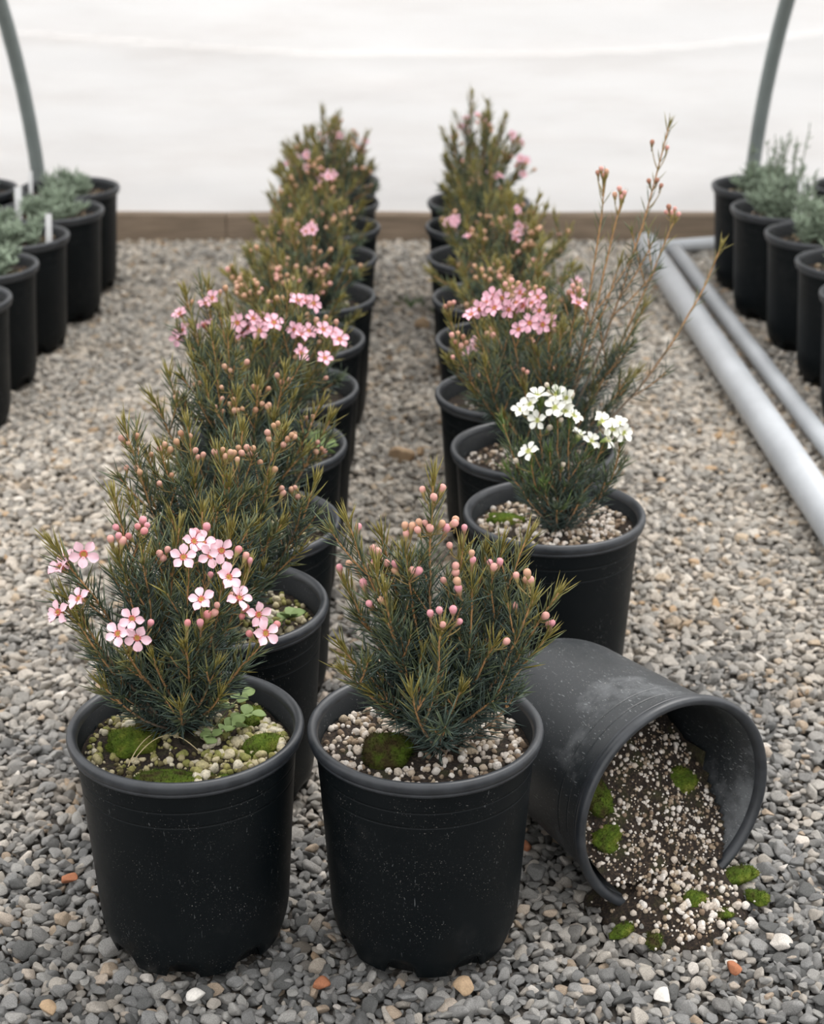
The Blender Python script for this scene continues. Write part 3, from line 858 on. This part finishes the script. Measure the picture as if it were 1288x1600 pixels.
    for p, D in buds:
        d = pedicel(p - [0, 0, .006]) if D is None else D
        if D is not None: pedicel(p - [0, 0, .004])
        d = d + np.array([0, 0, .7]) + r.normal(0, .18, 3)
        me_ = bud_set[r.randint(4)]
        sc = bsize * r.uniform(.8, 1.1)
        if single:
            put('bud', me_, root, p - d / np.linalg.norm(d) * .003, aim(d), sc)
        else:
            M = np.array(aim(d).to_matrix())
            v = np.array([q.co[:] for q in me_.vertices]); f = [q.vertices[:] for q in me_.polygons]
            ca = np.zeros(len(v) * 4, np.float32); me_.color_attributes[0].data.foreach_get('color', ca)
            joined.add((v * sc) @ M.T + p, None, f, ca.reshape(-1, 4)[:, :3])
    if not single and joined.n:
        put('buds', joined.mesh('buds', MAT['bud']), root, kind='stuff')
    if ped.n:
        put('flower_stalks', ped.mesh('flower_stalks', MAT['stem']), root, kind='stuff')

def potted(name, xy, label, cat, group, seed, z0=.183, mound=.004, soil_label=None, ngr=0, gcols=PCOL, fine=False, keep_out=()):
    root = bpy.data.objects.new(name, None)
    COL.objects.link(root)
    root.empty_display_size = .05
    root.location = (xy[0], xy[1], 0)
    root['label'] = label; root['category'] = cat
    if group: root['group'] = group
    r = np.random.RandomState(seed)
    pt = put('pot', POT_ME, root, rot=(0, 0, r.uniform(0, 6.28)))
    put('rim', RIM_ME, pt)
    put('potting_mix', soil_mesh(seed, z0, mound), root)
    if ngr:
        a = r.uniform(0, 2 * PI, ngr); q = .086 * np.sqrt(r.uniform(0.02, 1, ngr))
        x, y = q * np.cos(a), q * np.sin(a)
        s_ = .0014 + .0030 * r.rand(ngr) ** 2.2
        b = MB()
        ok = np.ones(ngr, bool)
        for (kx, ky, kr) in keep_out: ok &= (x - kx) ** 2 + (y - ky) ** 2 > kr ** 2
        x, y, s_ = x[ok], y[ok], s_[ok]
        grains(b, np.stack([x, y, soil_z(x, y, seed, z0, mound) + s_ * .35], -1), s_, r, gcols, fine)
        put('perlite', b.mesh('perlite', MAT['grain']), root, kind='stuff')
    return root
def pebbles(root, seed, z0, mound, n, meshes, smin, smax, name, spots=None, keep_out=()):
    r = np.random.RandomState(seed + 50)
    done = 0
    while done < n:
        a = r.uniform(0, 2 * PI); q = .085 * math.sqrt(r.uniform(.03, 1))
        x, y = q * math.cos(a), q * math.sin(a)
        if any((x - kx) ** 2 + (y - ky) ** 2 < kr ** 2 for kx, ky, kr in keep_out): continue
        if spots and not any((x - kx) ** 2 + (y - ky) ** 2 < kr ** 2 for kx, ky, kr in spots) and r.rand() < .75: continue
        s_ = r.uniform(smin, smax)
        z = soil_z(np.array([x]), np.array([y]), seed, z0, mound)[0] + s_ * .4
        put(name, meshes[r.randint(len(meshes))], root, (x, y, z), r.uniform(0, 6.28, 3), s_)
        done += 1

mm = lambda l: [np.array(p) / 1000 for p in l]
WAX = 'waxflower shrubs standing in the two rows'

# --- front left: open pink flowers
k1 = [(-.048, .004, .026), (-.008, -.055, .020), (-.01, .035, .02)]
L1 = potted('potted_waxflower', LEFT[0], 'front left potted waxflower with large open pink blooms and mossy soil', 'plant', WAX, 11, z0=.181, ngr=950, gcols=ACOL, fine=True, keep_out=k1)
shrub(L1, 101, (-.012, .034, .183), mm(TIPS['L1']), mm(BLOOMS['L1']), mm(BUDS['L1']), bud_set=[BUDS_ME[0], BUDS_ME[3], BUDS_ME[1], BUDS_ME[3]], twigs=5)
pebbles(L1, 11, .181, .004, 120, PEB_A, .0026, .0066, 'mossy_pebble', [(.055, .0, .045), (-.075, .03, .03), (.04, -.05, .03)], k1)
r = np.random.RandomState(5)
put('moss_clump', moss_mesh(r, .026, .022, .012, 1500), L1, (-.048, .004, .181), (0, 0, .4), label='bright green moss cushion')
put('moss_clump', moss_mesh(r, .030, .018, .008, 1000), L1, (-.010, -.058, .181), (0, 0, .1))
put('moss_clump', moss_mesh(r, .020, .012, .008, 500), L1, (.064, .0, .182), (0, 0, .7))
put('moss_clump', moss_mesh(r, .020, .014, .007, 500), L1, (-.040, .042, .182), (0, 0, 1.2))
put('moss_clump', moss_mesh(r, .018, .010, .006, 400), L1, (.05, .05, .182), (0, 0, 1.5))
put('moss_clump', moss_mesh(r, .015, .010, .006, 400), L1, (.035, -.06, .182), (0, 0, 2.2))
def leaf_mesh():
    b = MB(); V = []; n = 8
    w = np.array([.06, .50, .82, .98, 1.0, .88, .58, .08]) * .5
    for k in range(n):
        for t in (-1, -.4, .4, 1):
            V.append((k / (n - 1), t * w[k], .10 * math.sin(k / (n - 1) * 3) + .09 * t * t))
    f = [(a * 4 + c, a * 4 + c + 1, a * 4 + c + 5, a * 4 + c + 4) for a in range(n - 1) for c in range(3)]
    b.add(V, None, f, (.25, .345, .13)); b.add(np.array(V) - [0, 0, .03], None, [q[::-1] for q in f], (.25, .345, .15))
    return b.mesh('leaf', MAT['leaf'])
LEAF = leaf_mesh()
def seedling(root, base, ends, size, name='seedling', seed=3):
    r = np.random.RandomState(seed)
    b = MB(); lv = []
    base = np.array(base, float)
    for e in ends:
        e = np.array(e, float)
        P = bez(base, base * .5 + e * .5 + [0, 0, .007], e, 8)
        b.tube(P, np.linspace(.0007, .0005, 8), 5, (.20, .22, .10))
        for k in (4, 6, 7):
            for sgn in ((-1, 1) if k < 7 else (0,)):
                az = math.atan2(e[1] - base[1], e[0] - base[0]) + sgn * 1.3 + r.normal(0, .25)
                lv.append((P[k], az, size * r.uniform(.7, 1.15) * (1 if k > 4 else .8)))
    w = put(name, b.mesh(name, MAT['leaf']), root, label='pale green round-leaved weed seedling')
    for p, az, s_ in lv:
        put('leaf', LEAF, w, p, (r.normal(0, .25), r.normal(-.25, .2), az), s_)
seedling(L1, (.018, .020, .183), [(-.006, .034, .194), (.022, -.004, .194), (.042, .008, .196), (.052, .028, .198), (.042, .058, .199), (.020, .042, .203)], .0125)
def straws(root, paths):
    for P in paths:
        b = MB(); P = np.array(P, float)
        b.tube(bez(P[0], P[1], P[2], 10), .00045, 5)
        put('straw', b.mesh('straw', MAT['straw'], col=False), root)
straws(L1, [[(-.043, -.044, .189), (-.038, -.02, .198), (-.029, .004, .192)], [(-.040, -.036, .189), (-.026, .0, .199), (-.008, .003, .190)], [(-.008, .003, .19), (.0, -.008, .195), (.012, -.016, .187)], [(-.012, .03, .186), (-.010, .018, .199), (-.008, .004, .188)]])

# --- front middle: pink buds
k2 = [(-.032, -.015, .023)]
MD = potted('potted_waxflower', MID, 'potted waxflower covered in round pink buds with a moss clump on white perlite, front middle', 'plant', WAX, 23, z0=.181, ngr=650, fine=True, keep_out=k2)
shrub(MD, 202, (.015, .008, .183), mm(TIPS['M']), (), mm(BUDS['M']), twigs=5, bud_set=[BUDS_ME[1], BUDS_ME[3], BUDS_ME[1], BUDS_ME[2]])
pebbles(MD, 23, .181, .004, 150, PEB, .0024, .0052, 'perlite_pebble', None, k2)
r = np.random.RandomState(8)
put('moss_clump', moss_mesh(r, .023, .022, .017, 1800), MD, (-.032, -.013, .182), (0, 0, .3), label='dark green moss clump')

# --- right row front: white flowers
k3 = [(-.045, -.01, .03)]
R1 = potted('potted_waxflower', RIGHT[0], 'small potted waxflower with clusters of white blossoms at the front of the right row', 'plant', WAX, 31, z0=.183, ngr=700, fine=True, keep_out=())
shrub(R1, 303, (.012, -.01, .185), mm(TIPS['R1']), mm(BLOOMS['R1']), mm(BUDS['R1']), kind='white', bud_set=BUD_GREEN, twigs=5, tipc=FRESH, nl=.022, greener=.14, fsize=1.06)
pebbles(R1, 31, .183, .004, 110, PEB, .0024, .0048, 'perlite_pebble')
r = np.random.RandomState(9)
put('moss_clump', moss_mesh(r, .024, .014, .006, 600), R1, (-.050, .025, .183), (0, 0, -.2))

# --- right row second: pink cluster and one tall wispy branch
R2 = potted('potted_waxflower', RIGHT[1], 'waxflower with pink flower cluster and long wispy branches arching right over the grey pipes', 'plant', WAX, 37, z0=.178, ngr=300)
shrub(R2, 404, (.02, .0, .18), mm(TIPS['R2']), mm(BLOOMS['R2']), mm(BUDS['R2']), petals=False, bud_set=[BUDS_ME[1], BUDS_ME[2], BUD_DARK[1], BUD_DARK[3]], twigs=4, step=.0050, sparse_from=.24, wid=.0013, fsize=1.0, bsize=.95)

# --- left row, second to fourth
L2 = potted('potted_waxflower', LEFT[1], 'bushy waxflower full of small peach buds directly behind the front pink-flowered pot', 'plant', WAX, 41, z0=.176, ngr=420, gcols=ACOL)
shrub(L2, 505, (-.01, .0, .178), mm(TIPS['L2']), (), mm(BUDS['L2']), bud_set=BUD_TAN, twigs=5, step=.0048, bsize=.9, wid=.0014)
pebbles(L2, 41, .176, .004, 60, PEB_A, .003, .006, 'mossy_pebble', [(.05, -.01, .04)])
seedling(L2, (.050, -.010, .178), [(.045, -.028, .190), (.062, -.012, .192)], .016, seed=6)
L3 = potted('potted_waxflower', LEFT[2], 'waxflower with tan buds standing third from the front in the left row', 'plant', WAX, 43, z0=.172, ngr=300, gcols=ACOL)
shrub(L3, 606, (-.01, .0, .174), mm(TIPS['L3']), (), mm(BUDS['L3']), bud_set=BUD_TAN, twigs=5, step=.0052, bsize=.9, wid=.0015)
L4 = potted('potted_waxflower', LEFT[3], 'waxflower topped by a band of pink flowers, fourth pot of the left row', 'plant', WAX, 47, z0=.178, ngr=300, gcols=ACOL)
shrub(L4, 707, (-.01, .0, .18), mm(TIPS['L4']), mm(BLOOMS['L4']), mm(BUDS['L4']), petals=False, bud_set=BUD_TAN, twigs=5, step=.0054, wid=.0016, fsize=1.0)
seedling(L4, (.055, -.02, .18), [(.040, -.045, .195), (.070, -.035, .205), (.060, .0, .21), (.075, -.01, .20)], .020, seed=9)

def auto_tips(seed, n, hgt, rad, lean=(0, 0)):
    r = np.random.RandomState(seed)
    T = []
    for k in range(n):
        a = k * 2.4 + r.uniform(-.4, .4); q = rad * math.sqrt((k + .3) / n)
        z = hgt * (1 - .55 * (q / rad) ** 1.6) * r.uniform(.78, 1.06)
        T.append((q * math.cos(a) + lean[0] * z, q * math.sin(a) + lean[1] * z, .18 + z))
    for k in range(7):
        a = r.uniform(0, 6.28); q = rad * r.uniform(.6, .95)
        T.append((q * math.cos(a), q * math.sin(a), .18 + r.uniform(.03, .09)))
    return T
ROWS = [
 (LEFT[4], 'waxflower in the fifth pot from the front of the left row, behind the pink band', 51, 15, .20, .10, (-.15, 0), 8, 0),
 (LEFT[5], 'waxflower in the sixth pot from the front of the left row', 53, 15, .20, .10, (-.25, 0), 10, 1),
 (LEFT[6], 'waxflower in the seventh pot from the front of the left row', 57, 15, .19, .10, (-.2, 0), 10, 1),
 (LEFT[7], 'waxflower in the eighth pot from the front of the left row', 59, 15, .19, .10, (-.15, 0), 10, 0),
 (LEFT[8], 'waxflower in the third pot from the far end of the left row', 61, 14, .20, .10, (-.2, 0), 8, 1),
 (LEFT[9], 'waxflower in the second pot from the far end of the left row', 67, 15, .21, .10, (-.1, 0), 8, 2),
 (LEFT[10], 'waxflower with faint pink tops in the farthest pot of the left row', 71, 16, .175, .115, (-.05, 0), 9, 4),
 (RIGHT[2], 'waxflower behind the tall wispy one, third pot of the right row', 73, 14, .19, .10, (.1, 0), 8, 2),
 (RIGHT[3], 'waxflower in the fourth pot from the front of the right row', 79, 15, .19, .11, (.2, 0), 9, 2),
 (RIGHT[4], 'waxflower in the fifth pot from the front of the right row', 83, 15, .20, .11, (.25, 0), 9, 2),
 (RIGHT[5], 'waxflower in the third pot from the far end of the right row', 89, 14, .17, .10, (.15, 0), 7, 2),
 (RIGHT[6], 'waxflower in the second pot from the far end of the right row', 97, 14, .18, .09, (.05, 0), 6, 2),
 (RIGHT[7], 'tallest far waxflower, rising above the timber board at the end of the right row', 103, 16, .25, .10, (0, 0), 7, 4),
]
for (xy, lab, sd, n, hgt, rad, lean, nb_, nf) in ROWS:
    t = potted('potted_waxflower', xy, lab, 'plant', WAX, sd, z0=.178, ngr=120, gcols=ACOL if xy[0] < 0 else PCOL)
    shrub(t, sd * 7, (0, 0, .18), auto_tips(sd, n, hgt, rad, lean), auto_buds=nb_ * 2, auto_blooms=nf, petals=False, single=False,
          bud_set=[BUD_TAN[0], BUD_TAN[1], BUDS_ME[1], BUDS_ME[2]], twigs=5, step=.0062, wid=.0019, nl=.024, bsize=1.1, greener=.22, fsize=.8)
# ------------------------------------------------------------------ the pot lying on its side
tip = bpy.data.objects.new('tipped_pot', None); COL.objects.link(tip); tip.empty_display_size = .05
ax = Vector((math.sin(TIP_PSI) * math.cos(TIP_TAU), -math.cos(TIP_PSI) * math.cos(TIP_TAU), math.sin(TIP_TAU)))
tip.location = TIP_BASE
zq = ax.to_track_quat('Z', 'Y')
tip.rotation_euler = zq.to_euler()
tip.scale = (TS, TS, TS)
tip['label'] = 'scuffed black nursery pot tipped on its side with soil spilling from its mouth'
tip['category'] = 'pot'
pm = POT_ME.copy(); pm.materials.clear(); pm.materials.append(MAT['pot_scuffed'])
tp = put('pot', pm, tip, rot=(0, 0, .55)); put('rim', RIM_ME, tp)

# soil: laid out along the pot's own axis (v) and across it (u), heights above the ground
HT = H * TS
E_V = np.array([math.sin(TIP_PSI), -math.cos(TIP_PSI)]); E_U = np.array([math.cos(TIP_PSI), math.sin(TIP_PSI)])
O_ = np.array([TIP_BASE.x, TIP_BASE.y])
def to_world(u, v, z):
    return np.stack([O_[0] + u * E_U[0] + v * E_V[0], O_[1] + u * E_U[1] + v * E_V[1], z], -1)
ct, st_ = math.cos(TIP_TAU), math.sin(TIP_TAU)
def zc(v): return TIP_BASE.z + v * st_ / ct
def rin(v): return (.0775 + .0130 * np.clip(v / HT, 0, 1) - .0032) * TS
def face(u, v):
    P = np.stack([u, v, 0 * u], -1)
    t = np.clip((HT - v) / (HT - .055), 0, 1.4)
    z = .030 + .155 * t ** .85 - .55 * u * np.clip(t + .25, 0, 1) + .010 * hash_noise(P, 34, 4) + .004 * hash_noise(P, 90, 5) + .002 * hash_noise(P, 210, 6)
    return z - .30 * np.clip(np.abs(u) - .035, 0, 1) * np.clip(1 - t, 0, 1)
def inner(un, v):
    R = rin(v); u = un * R
    cz = zc(v); half = np.sqrt(np.maximum(R * R - u * u, 0))
    return u, np.clip(face(u, v), cz - half + .0006, cz + half - .0006)
def fan(u, v):
    P = np.stack([u, v, 0 * u], -1)
    e = np.hypot((u + .004) / .072, np.clip(v - (HT - .012), 0, 1) / .088) + .16 * hash_noise(P, 26, 9)
    z = .040 * np.clip(1 - e, 0, 1) ** .8 + .004 * hash_noise(P, 60, 11) + .002 * hash_noise(P, 160, 12)
    return np.where(e < 1, z, -.012) - .004
mb = MB()
def grid_add(Pw, nu, nv):
    i = np.arange((nv - 1) * nu).reshape(nv - 1, nu)[:, :-1]
    mb.add(Pw, None, np.stack([i, i + 1, i + nu + 1, i + nu], -1).reshape(-1, 4))
UN, VV = np.meshgrid(np.linspace(-.9995, .9995, 70), np.linspace(.022, HT + .001, 80))
u_, z_ = inner(UN.ravel(), VV.ravel()); 
R_ = rin(VV.ravel()); fl_ = zc(VV.ravel()) - np.sqrt(np.maximum(R_ ** 2 - u_ ** 2, 0)); ce_ = zc(VV.ravel()) + np.sqrt(np.maximum(R_ ** 2 - u_ ** 2, 0))
free = ((z_ > fl_ + .0008) & (z_ < ce_ - .0008)).reshape(80, 70)
i = np.arange(79 * 70).reshape(79, 70)[:, :-1]
keep = free[:-1, :-1] | free[1:, :-1] | free[:-1, 1:] | free[1:, 1:]
i = i[keep]
mb.add(to_world(u_, VV.ravel(), z_), None, np.stack([i, i + 1, i + 71, i + 70], -1))
UU, V2 = np.meshgrid(np.linspace(-.085, .085, 90), np.linspace(HT - .035, HT + .10, 75))
zf = fan(UU.ravel(), V2.ravel()); 
inside = V2.ravel() < HT + .002
zf = np.where(inside, np.minimum(zf, face(UU.ravel(), V2.ravel()) + .002), zf)
grid_add(to_world(UU.ravel(), V2.ravel(), zf), 90, 75)
spill = put('spilled_potting_mix', mb.mesh('spilled_potting_mix', MAT['soil'], col=False), label='dark potting soil with white perlite and moss spilling out of the tipped pot', cat='soil')
r = np.random.RandomState(77)
def surf(n, where):
    if where == 'in':
        un = r.uniform(-.93, .93, n); v = .04 + (HT - .038) * np.sqrt(r.rand(n)); u, z = inner(un, v)
        cz = zc(v); half = np.sqrt(np.maximum(rin(v) ** 2 - u * u, 0))
        ok = (z < cz + half - .002) & (z > cz - half + .001)
    else:
        u = r.normal(-.004, .034, n); v = r.uniform(HT - .03, HT + .085, n); z = fan(u, v)
        ok = (z > .002) | (r.rand(n) < .22); z = np.maximum(z, .003)
    return to_world(u, v, z)[ok]
b = MB()
P = surf(1900, 'in'); grains(b, P + [0, 0, .0002], .0007 + .0020 * r.rand(len(P)) ** 2.5, r, PCOL, False)
P = surf(650, 'out'); grains(b, P + [0, 0, .0006], .001 + .0024 * r.rand(len(P)) ** 2, r, PCOL, False)
put('perlite', b.mesh('perlite', MAT['grain']), spill, kind='stuff')
for p in surf(70, 'in'):
    put('perlite_pebble', PEB[r.randint(8)], spill, p + [0, 0, .0015], r.uniform(0, 6.28, 3), r.uniform(.0020, .0042))
for p in surf(85, 'out'):
    put('perlite_pebble', PEB[r.randint(8)], spill, p + [0, 0, .0012], r.uniform(0, 6.28, 3), r.uniform(.0028, .0056))
def moss_at(u, v, rx, ry, h, sp, where, rot=0.0, up_=.0):
    ua, va = np.array([u]), np.array([v])
    if where == 'in':
        R = rin(va); _, z = inner(ua / R, va)
    else:
        z = np.maximum(fan(ua, va), .003)
    p = to_world(ua, va, z + up_)[0]
    tilt = -.75 if where == 'in' else 0
    e = (Matrix.Rotation(TIP_PSI, 3, 'Z') @ Matrix.Rotation(-tilt, 3, 'X') @ Matrix.Rotation(rot, 3, 'Z')).to_euler()
    put('moss_clump', moss_mesh(r, rx * 1.1, ry * 1.1, h * .62, sp), spill, p, e)
moss_at(-.060, .170, .012, .024, .014, 1000, 'in', .3)
moss_at(-.058, .192, .014, .012, .008, 500, 'in', .3)
moss_at(.045, .160, .016, .011, .009, 800, 'in', -.2)
moss_at(.022, .10, .013, .009, .006, 300, 'in', -.2)
moss_at(.062, .226, .024, .011, .011, 1000, 'out', -.1)
moss_at(-.002, .248, .014, .012, .012, 800, 'out', .2)
moss_at(.062, .262, .008, .010, .009, 400, 'out', .2)
moss_at(-.058, .268, .012, .007, .007, 400, 'out', .9)
moss_at(-.075, .243, .012, .007, .006, 300, 'out', .3)
moss_at(.018, .268, .009, .007, .006, 300, 'out', .3)

# ------------------------------------------------------------------ loose pipes on the gravel
def pipe(name, a, b_, rad, label, collar=None):
    a, b_ = np.array(a, float), np.array(b_, float)
    d = (b_ - a) / np.linalg.norm(b_ - a)
    L = np.linalg.norm(b_ - a)
    m = MB()
    prof = [(rad * .86, 0), (rad, 0), (rad, L), (rad * .86, L)]
    m.lathe(prof + [(rad * .86, L - .0001), (rad * .86, .0001)], 32, closed=True)
    o = put(name, m.mesh(name, MAT['pipe'], col=True), None, a, Vector(d).to_track_quat('Z', 'Y').to_euler(), label=label, cat='pipe', group='loose pipes on the gravel')
    if collar:
        c = MB(); c.lathe([(rad * 1.0, collar), (rad * 1.035, collar + .001), (rad * 1.035, collar + .10), (rad * 1.0, collar + .101)], 32)
        put('pipe_socket', c.mesh('pipe_socket', MAT['pipe'], col=True), o)
    return o
pipe('plastic_pipe', (.5085, 3.69, .026), (.582, 1.62, .026), .026, 'thick pale grey plastic pipe lying lengthwise on the gravel', None)
pipe('plastic_pipe', (.571, 3.67, .0155), (.672, 1.62, .0155), .0155, 'thinner pale grey pipe lying beside the thick pipe near the right pots')
pipe('plastic_pipe', (.535, 3.705, .0145), (.722, 3.765, .0145), .0145, 'short grey pipe lying crosswise in front of the timber board')

# ------------------------------------------------------------------ potted herbs at both sides
def herb(root, seed, n, spread, hgt, tall=0, base=.178):
    r = np.random.RandomState(seed)
    for k in range(n + tall):
        long_ = k >= n
        a = r.uniform(0, 6.28); q = spread * math.sqrt(r.rand())
        h = hgt * r.uniform(.6, 1.1) * (1 - .4 * (q / spread) ** 2)
        if long_: h = hgt * r.uniform(1.5, 2.1)
        b0 = np.array([q * .6 * math.cos(a), q * .6 * math.sin(a), base - .004])
        e = np.array([q * 1.15 * math.cos(a), q * 1.15 * math.sin(a), base + h]) + r.normal(0, .006, 3)
        P = bez(b0, (b0 + e) / 2 + [0, 0, .01], e, 12)
        m = MB()
        m.tube(P, np.linspace(.0013, .0007, 12), 4, (.17, .20, .13))
        nn = 34 if not long_ else 26
        t = r.uniform(.1 if not long_ else .25, 1, nn)
        p = np.stack([np.interp(t, np.linspace(0, 1, 12), P[:, c]) for c in range(3)], -1)
        D = r.normal(0, 1, (nn, 3)); D[:, 2] = np.abs(D[:, 2]) * .8 + .45; D /= np.linalg.norm(D, axis=1)[:, None]
        L = r.uniform(.013, .026, nn) * (1 if not long_ else .6)
        C = np.array((.31, .38, .28)) * r.uniform(.65, 1.35, nn)[:, None] * (1 if not long_ else .9)
        needles(m, p, D, L, np.full(nn, .0042 if not long_ else .0026), np.stack([0 * L, 0 * L, L * .1], -1), C, r)
        put('shoot', m.mesh('shoot', MAT['herb']), root)
HB = 'silver-green herbs in black pots at the sides'
LL = [
 ('potted silver-green herb farthest back in the left group, beside the timber board', 20, .05, .036, 0),
 ('potted silver-green herb second from the back in the left group', 22, .058, .045, 0),
 ('potted silver-green herb third from the back in the left group, white tagged', 22, .060, .050, 0),
 ('potted silver-green herb fourth from the back in the left group', 22, .060, .045, 0),
 ('nearest pot of the left group, cut off by the left edge, bare brown soil showing', 8, .03, .02, 0),
 ('black pot behind the left group at the left edge, farthest back beside the hoop', 24, .06, .05, 0),
]
for k, (xy, row) in enumerate(zip(SIDE_L, LL)):
    t = potted('potted_herb', xy, row[0], 'plant', HB, 140 + k, z0=.184, ngr=50, gcols=PCOL * [.8, .7, .55])
    herb(t, 150 + k, row[1], row[2], row[3], row[4], base=.184)
RR = [
 ('wispy silver-green herb in the farthest pot of the right group, beside the hoop foot', 22, .05, .060, 5),
 ('wispy silver-green herb in the second pot from the back of the right group', 28, .055, .085, 6),
 ('feathery silver-green herb in the third pot from the back of the right group', 28, .06, .085, 5),
 ('feathery herb in the fourth pot from the back of the right group, pebbly soil showing', 24, .05, .095, 2),
 ('nearest black pot of the right group, only a sliver showing at the right edge', 12, .04, .05, 0),
 ('black herb pot at the right edge behind the wispy herbs, farthest back', 20, .05, .06, 3),
]
for k, (xy, row) in enumerate(zip(SIDE_R, RR)):
    t = potted('potted_herb', xy, row[0], 'plant', HB, 160 + k, z0=.18, ngr=60, gcols=PCOL * [.85, .75, .62])
    herb(t, 170 + k, row[1], row[2], row[3], row[4], base=.18)

def tag_(x, y, z0, h, tilt, label, w=.011):
    m = MB()
    pr = [(-w / 2, h), (w / 2, h), (w / 2, .018), (.0006, 0), (-.0006, 0), (-w / 2, .018)]
    V = [(a, -.0005, c) for a, c in pr] + [(a, .0005, c) for a, c in pr]
    m.add(V, None, [(0, 5, 2, 1), (5, 4, 3, 2), (6, 7, 8, 11), (11, 8, 9, 10)] + [(k, (k + 1) % 6, 6 + (k + 1) % 6, 6 + k) for k in range(6)])
    put('plant_tag', m.mesh('plant_tag', MAT['tag'], smooth=False, col=False), None, (x, y, z0), (tilt, .06, .2), label=label, cat='plant tag', group='white plastic plant tags')
tag_(-.648, 3.02, .168, .075, -.1, 'white plant tag standing at the right side of the third left herb pot')
tag_(-.742, 3.21, .168, .082, -.1, 'wide white plant tag at the left edge, among the second left herb', .013)
tag_(-.762, 3.42, .168, .070, -.05, 'narrow white plant tag farthest back, left of the hoop', .008)
tag_(.728, 3.215, .168, .098, -.1, 'white plant tag among the wispy herbs at the right', .016)

# ------------------------------------------------------------------ weeds and odd stones in the aisle
def weed(x, y, n, h, label, seed):
    r = np.random.RandomState(seed)
    m = MB()
    root = bpy.data.objects.new('weed_tuft', None); COL.objects.link(root); root.empty_display_size = .02
    root.location = (x, y, -.004); root['label'] = label; root['category'] = 'weed'; root['group'] = 'weeds in the gravel aisle'
    for k in range(n):
        m = MB()
        D = r.normal(0, 1, 3); D[2] = abs(D[2]) * .6 + .5; D /= np.linalg.norm(D)
        L = h * r.uniform(.6, 1.1)
        needles(m, np.array([[*r.normal(0, .006, 2), 0]]), D[None], np.array([L]), np.array([.004]), np.array([[D[0] * L * .4, D[1] * L * .4, -L * .15]]), np.array([(.10, .19, .05)]) * r.uniform(.7, 1.3), r)
        put('leaf', m.mesh('leaf', MAT['leaf']), root)
weed(-.004, 3.30, 16, .035, 'small green weed tuft in the gravel aisle between the rows', 3)
weed(.050, 3.26, 12, .026, 'darker flat weed beside the tuft, nearer the right row', 4)
def odd_stone(x, y, s_, seed, mat):
    m = MB(); m.add(stone_verts(np.random.RandomState(seed), ICO3[0], 12, .5, .85, (1, .8, .65)), ICO3[1])
    put('stone', m.mesh('stone', mat, col=False), floor, (x, y, .002), (.2, .1, seed), s_)
TAN = m_plain('tan_stone', (.42, .30, .19), .9, 6, .5, .2, 0)
RUST = m_plain('rust_stone', (.36, .15, .08), .9, 6, .5, .2, 0)
PALE = m_plain('white_stone', (.70, .67, .62), .9, 6, .4, .2, 0)
for k, (x, y, s_, mt) in enumerate(((-.016, 2.455, .020, TAN), (.012, 2.47, .012, TAN), (.02, 3.15, .016, TAN), (-.077, 1.192, .0085, RUST), (.044, 1.188, .010, TAN), (.275, 1.212, .0085, RUST),
        (-.318, 1.345, .0085, RUST), (-.181, 1.176, .0095, PALE), (.108, 1.40, .009, RUST), (-.30, 1.16, .008, TAN), (.21, 1.175, .008, PALE))):
    odd_stone(x, y, s_, 60 + k, mt)
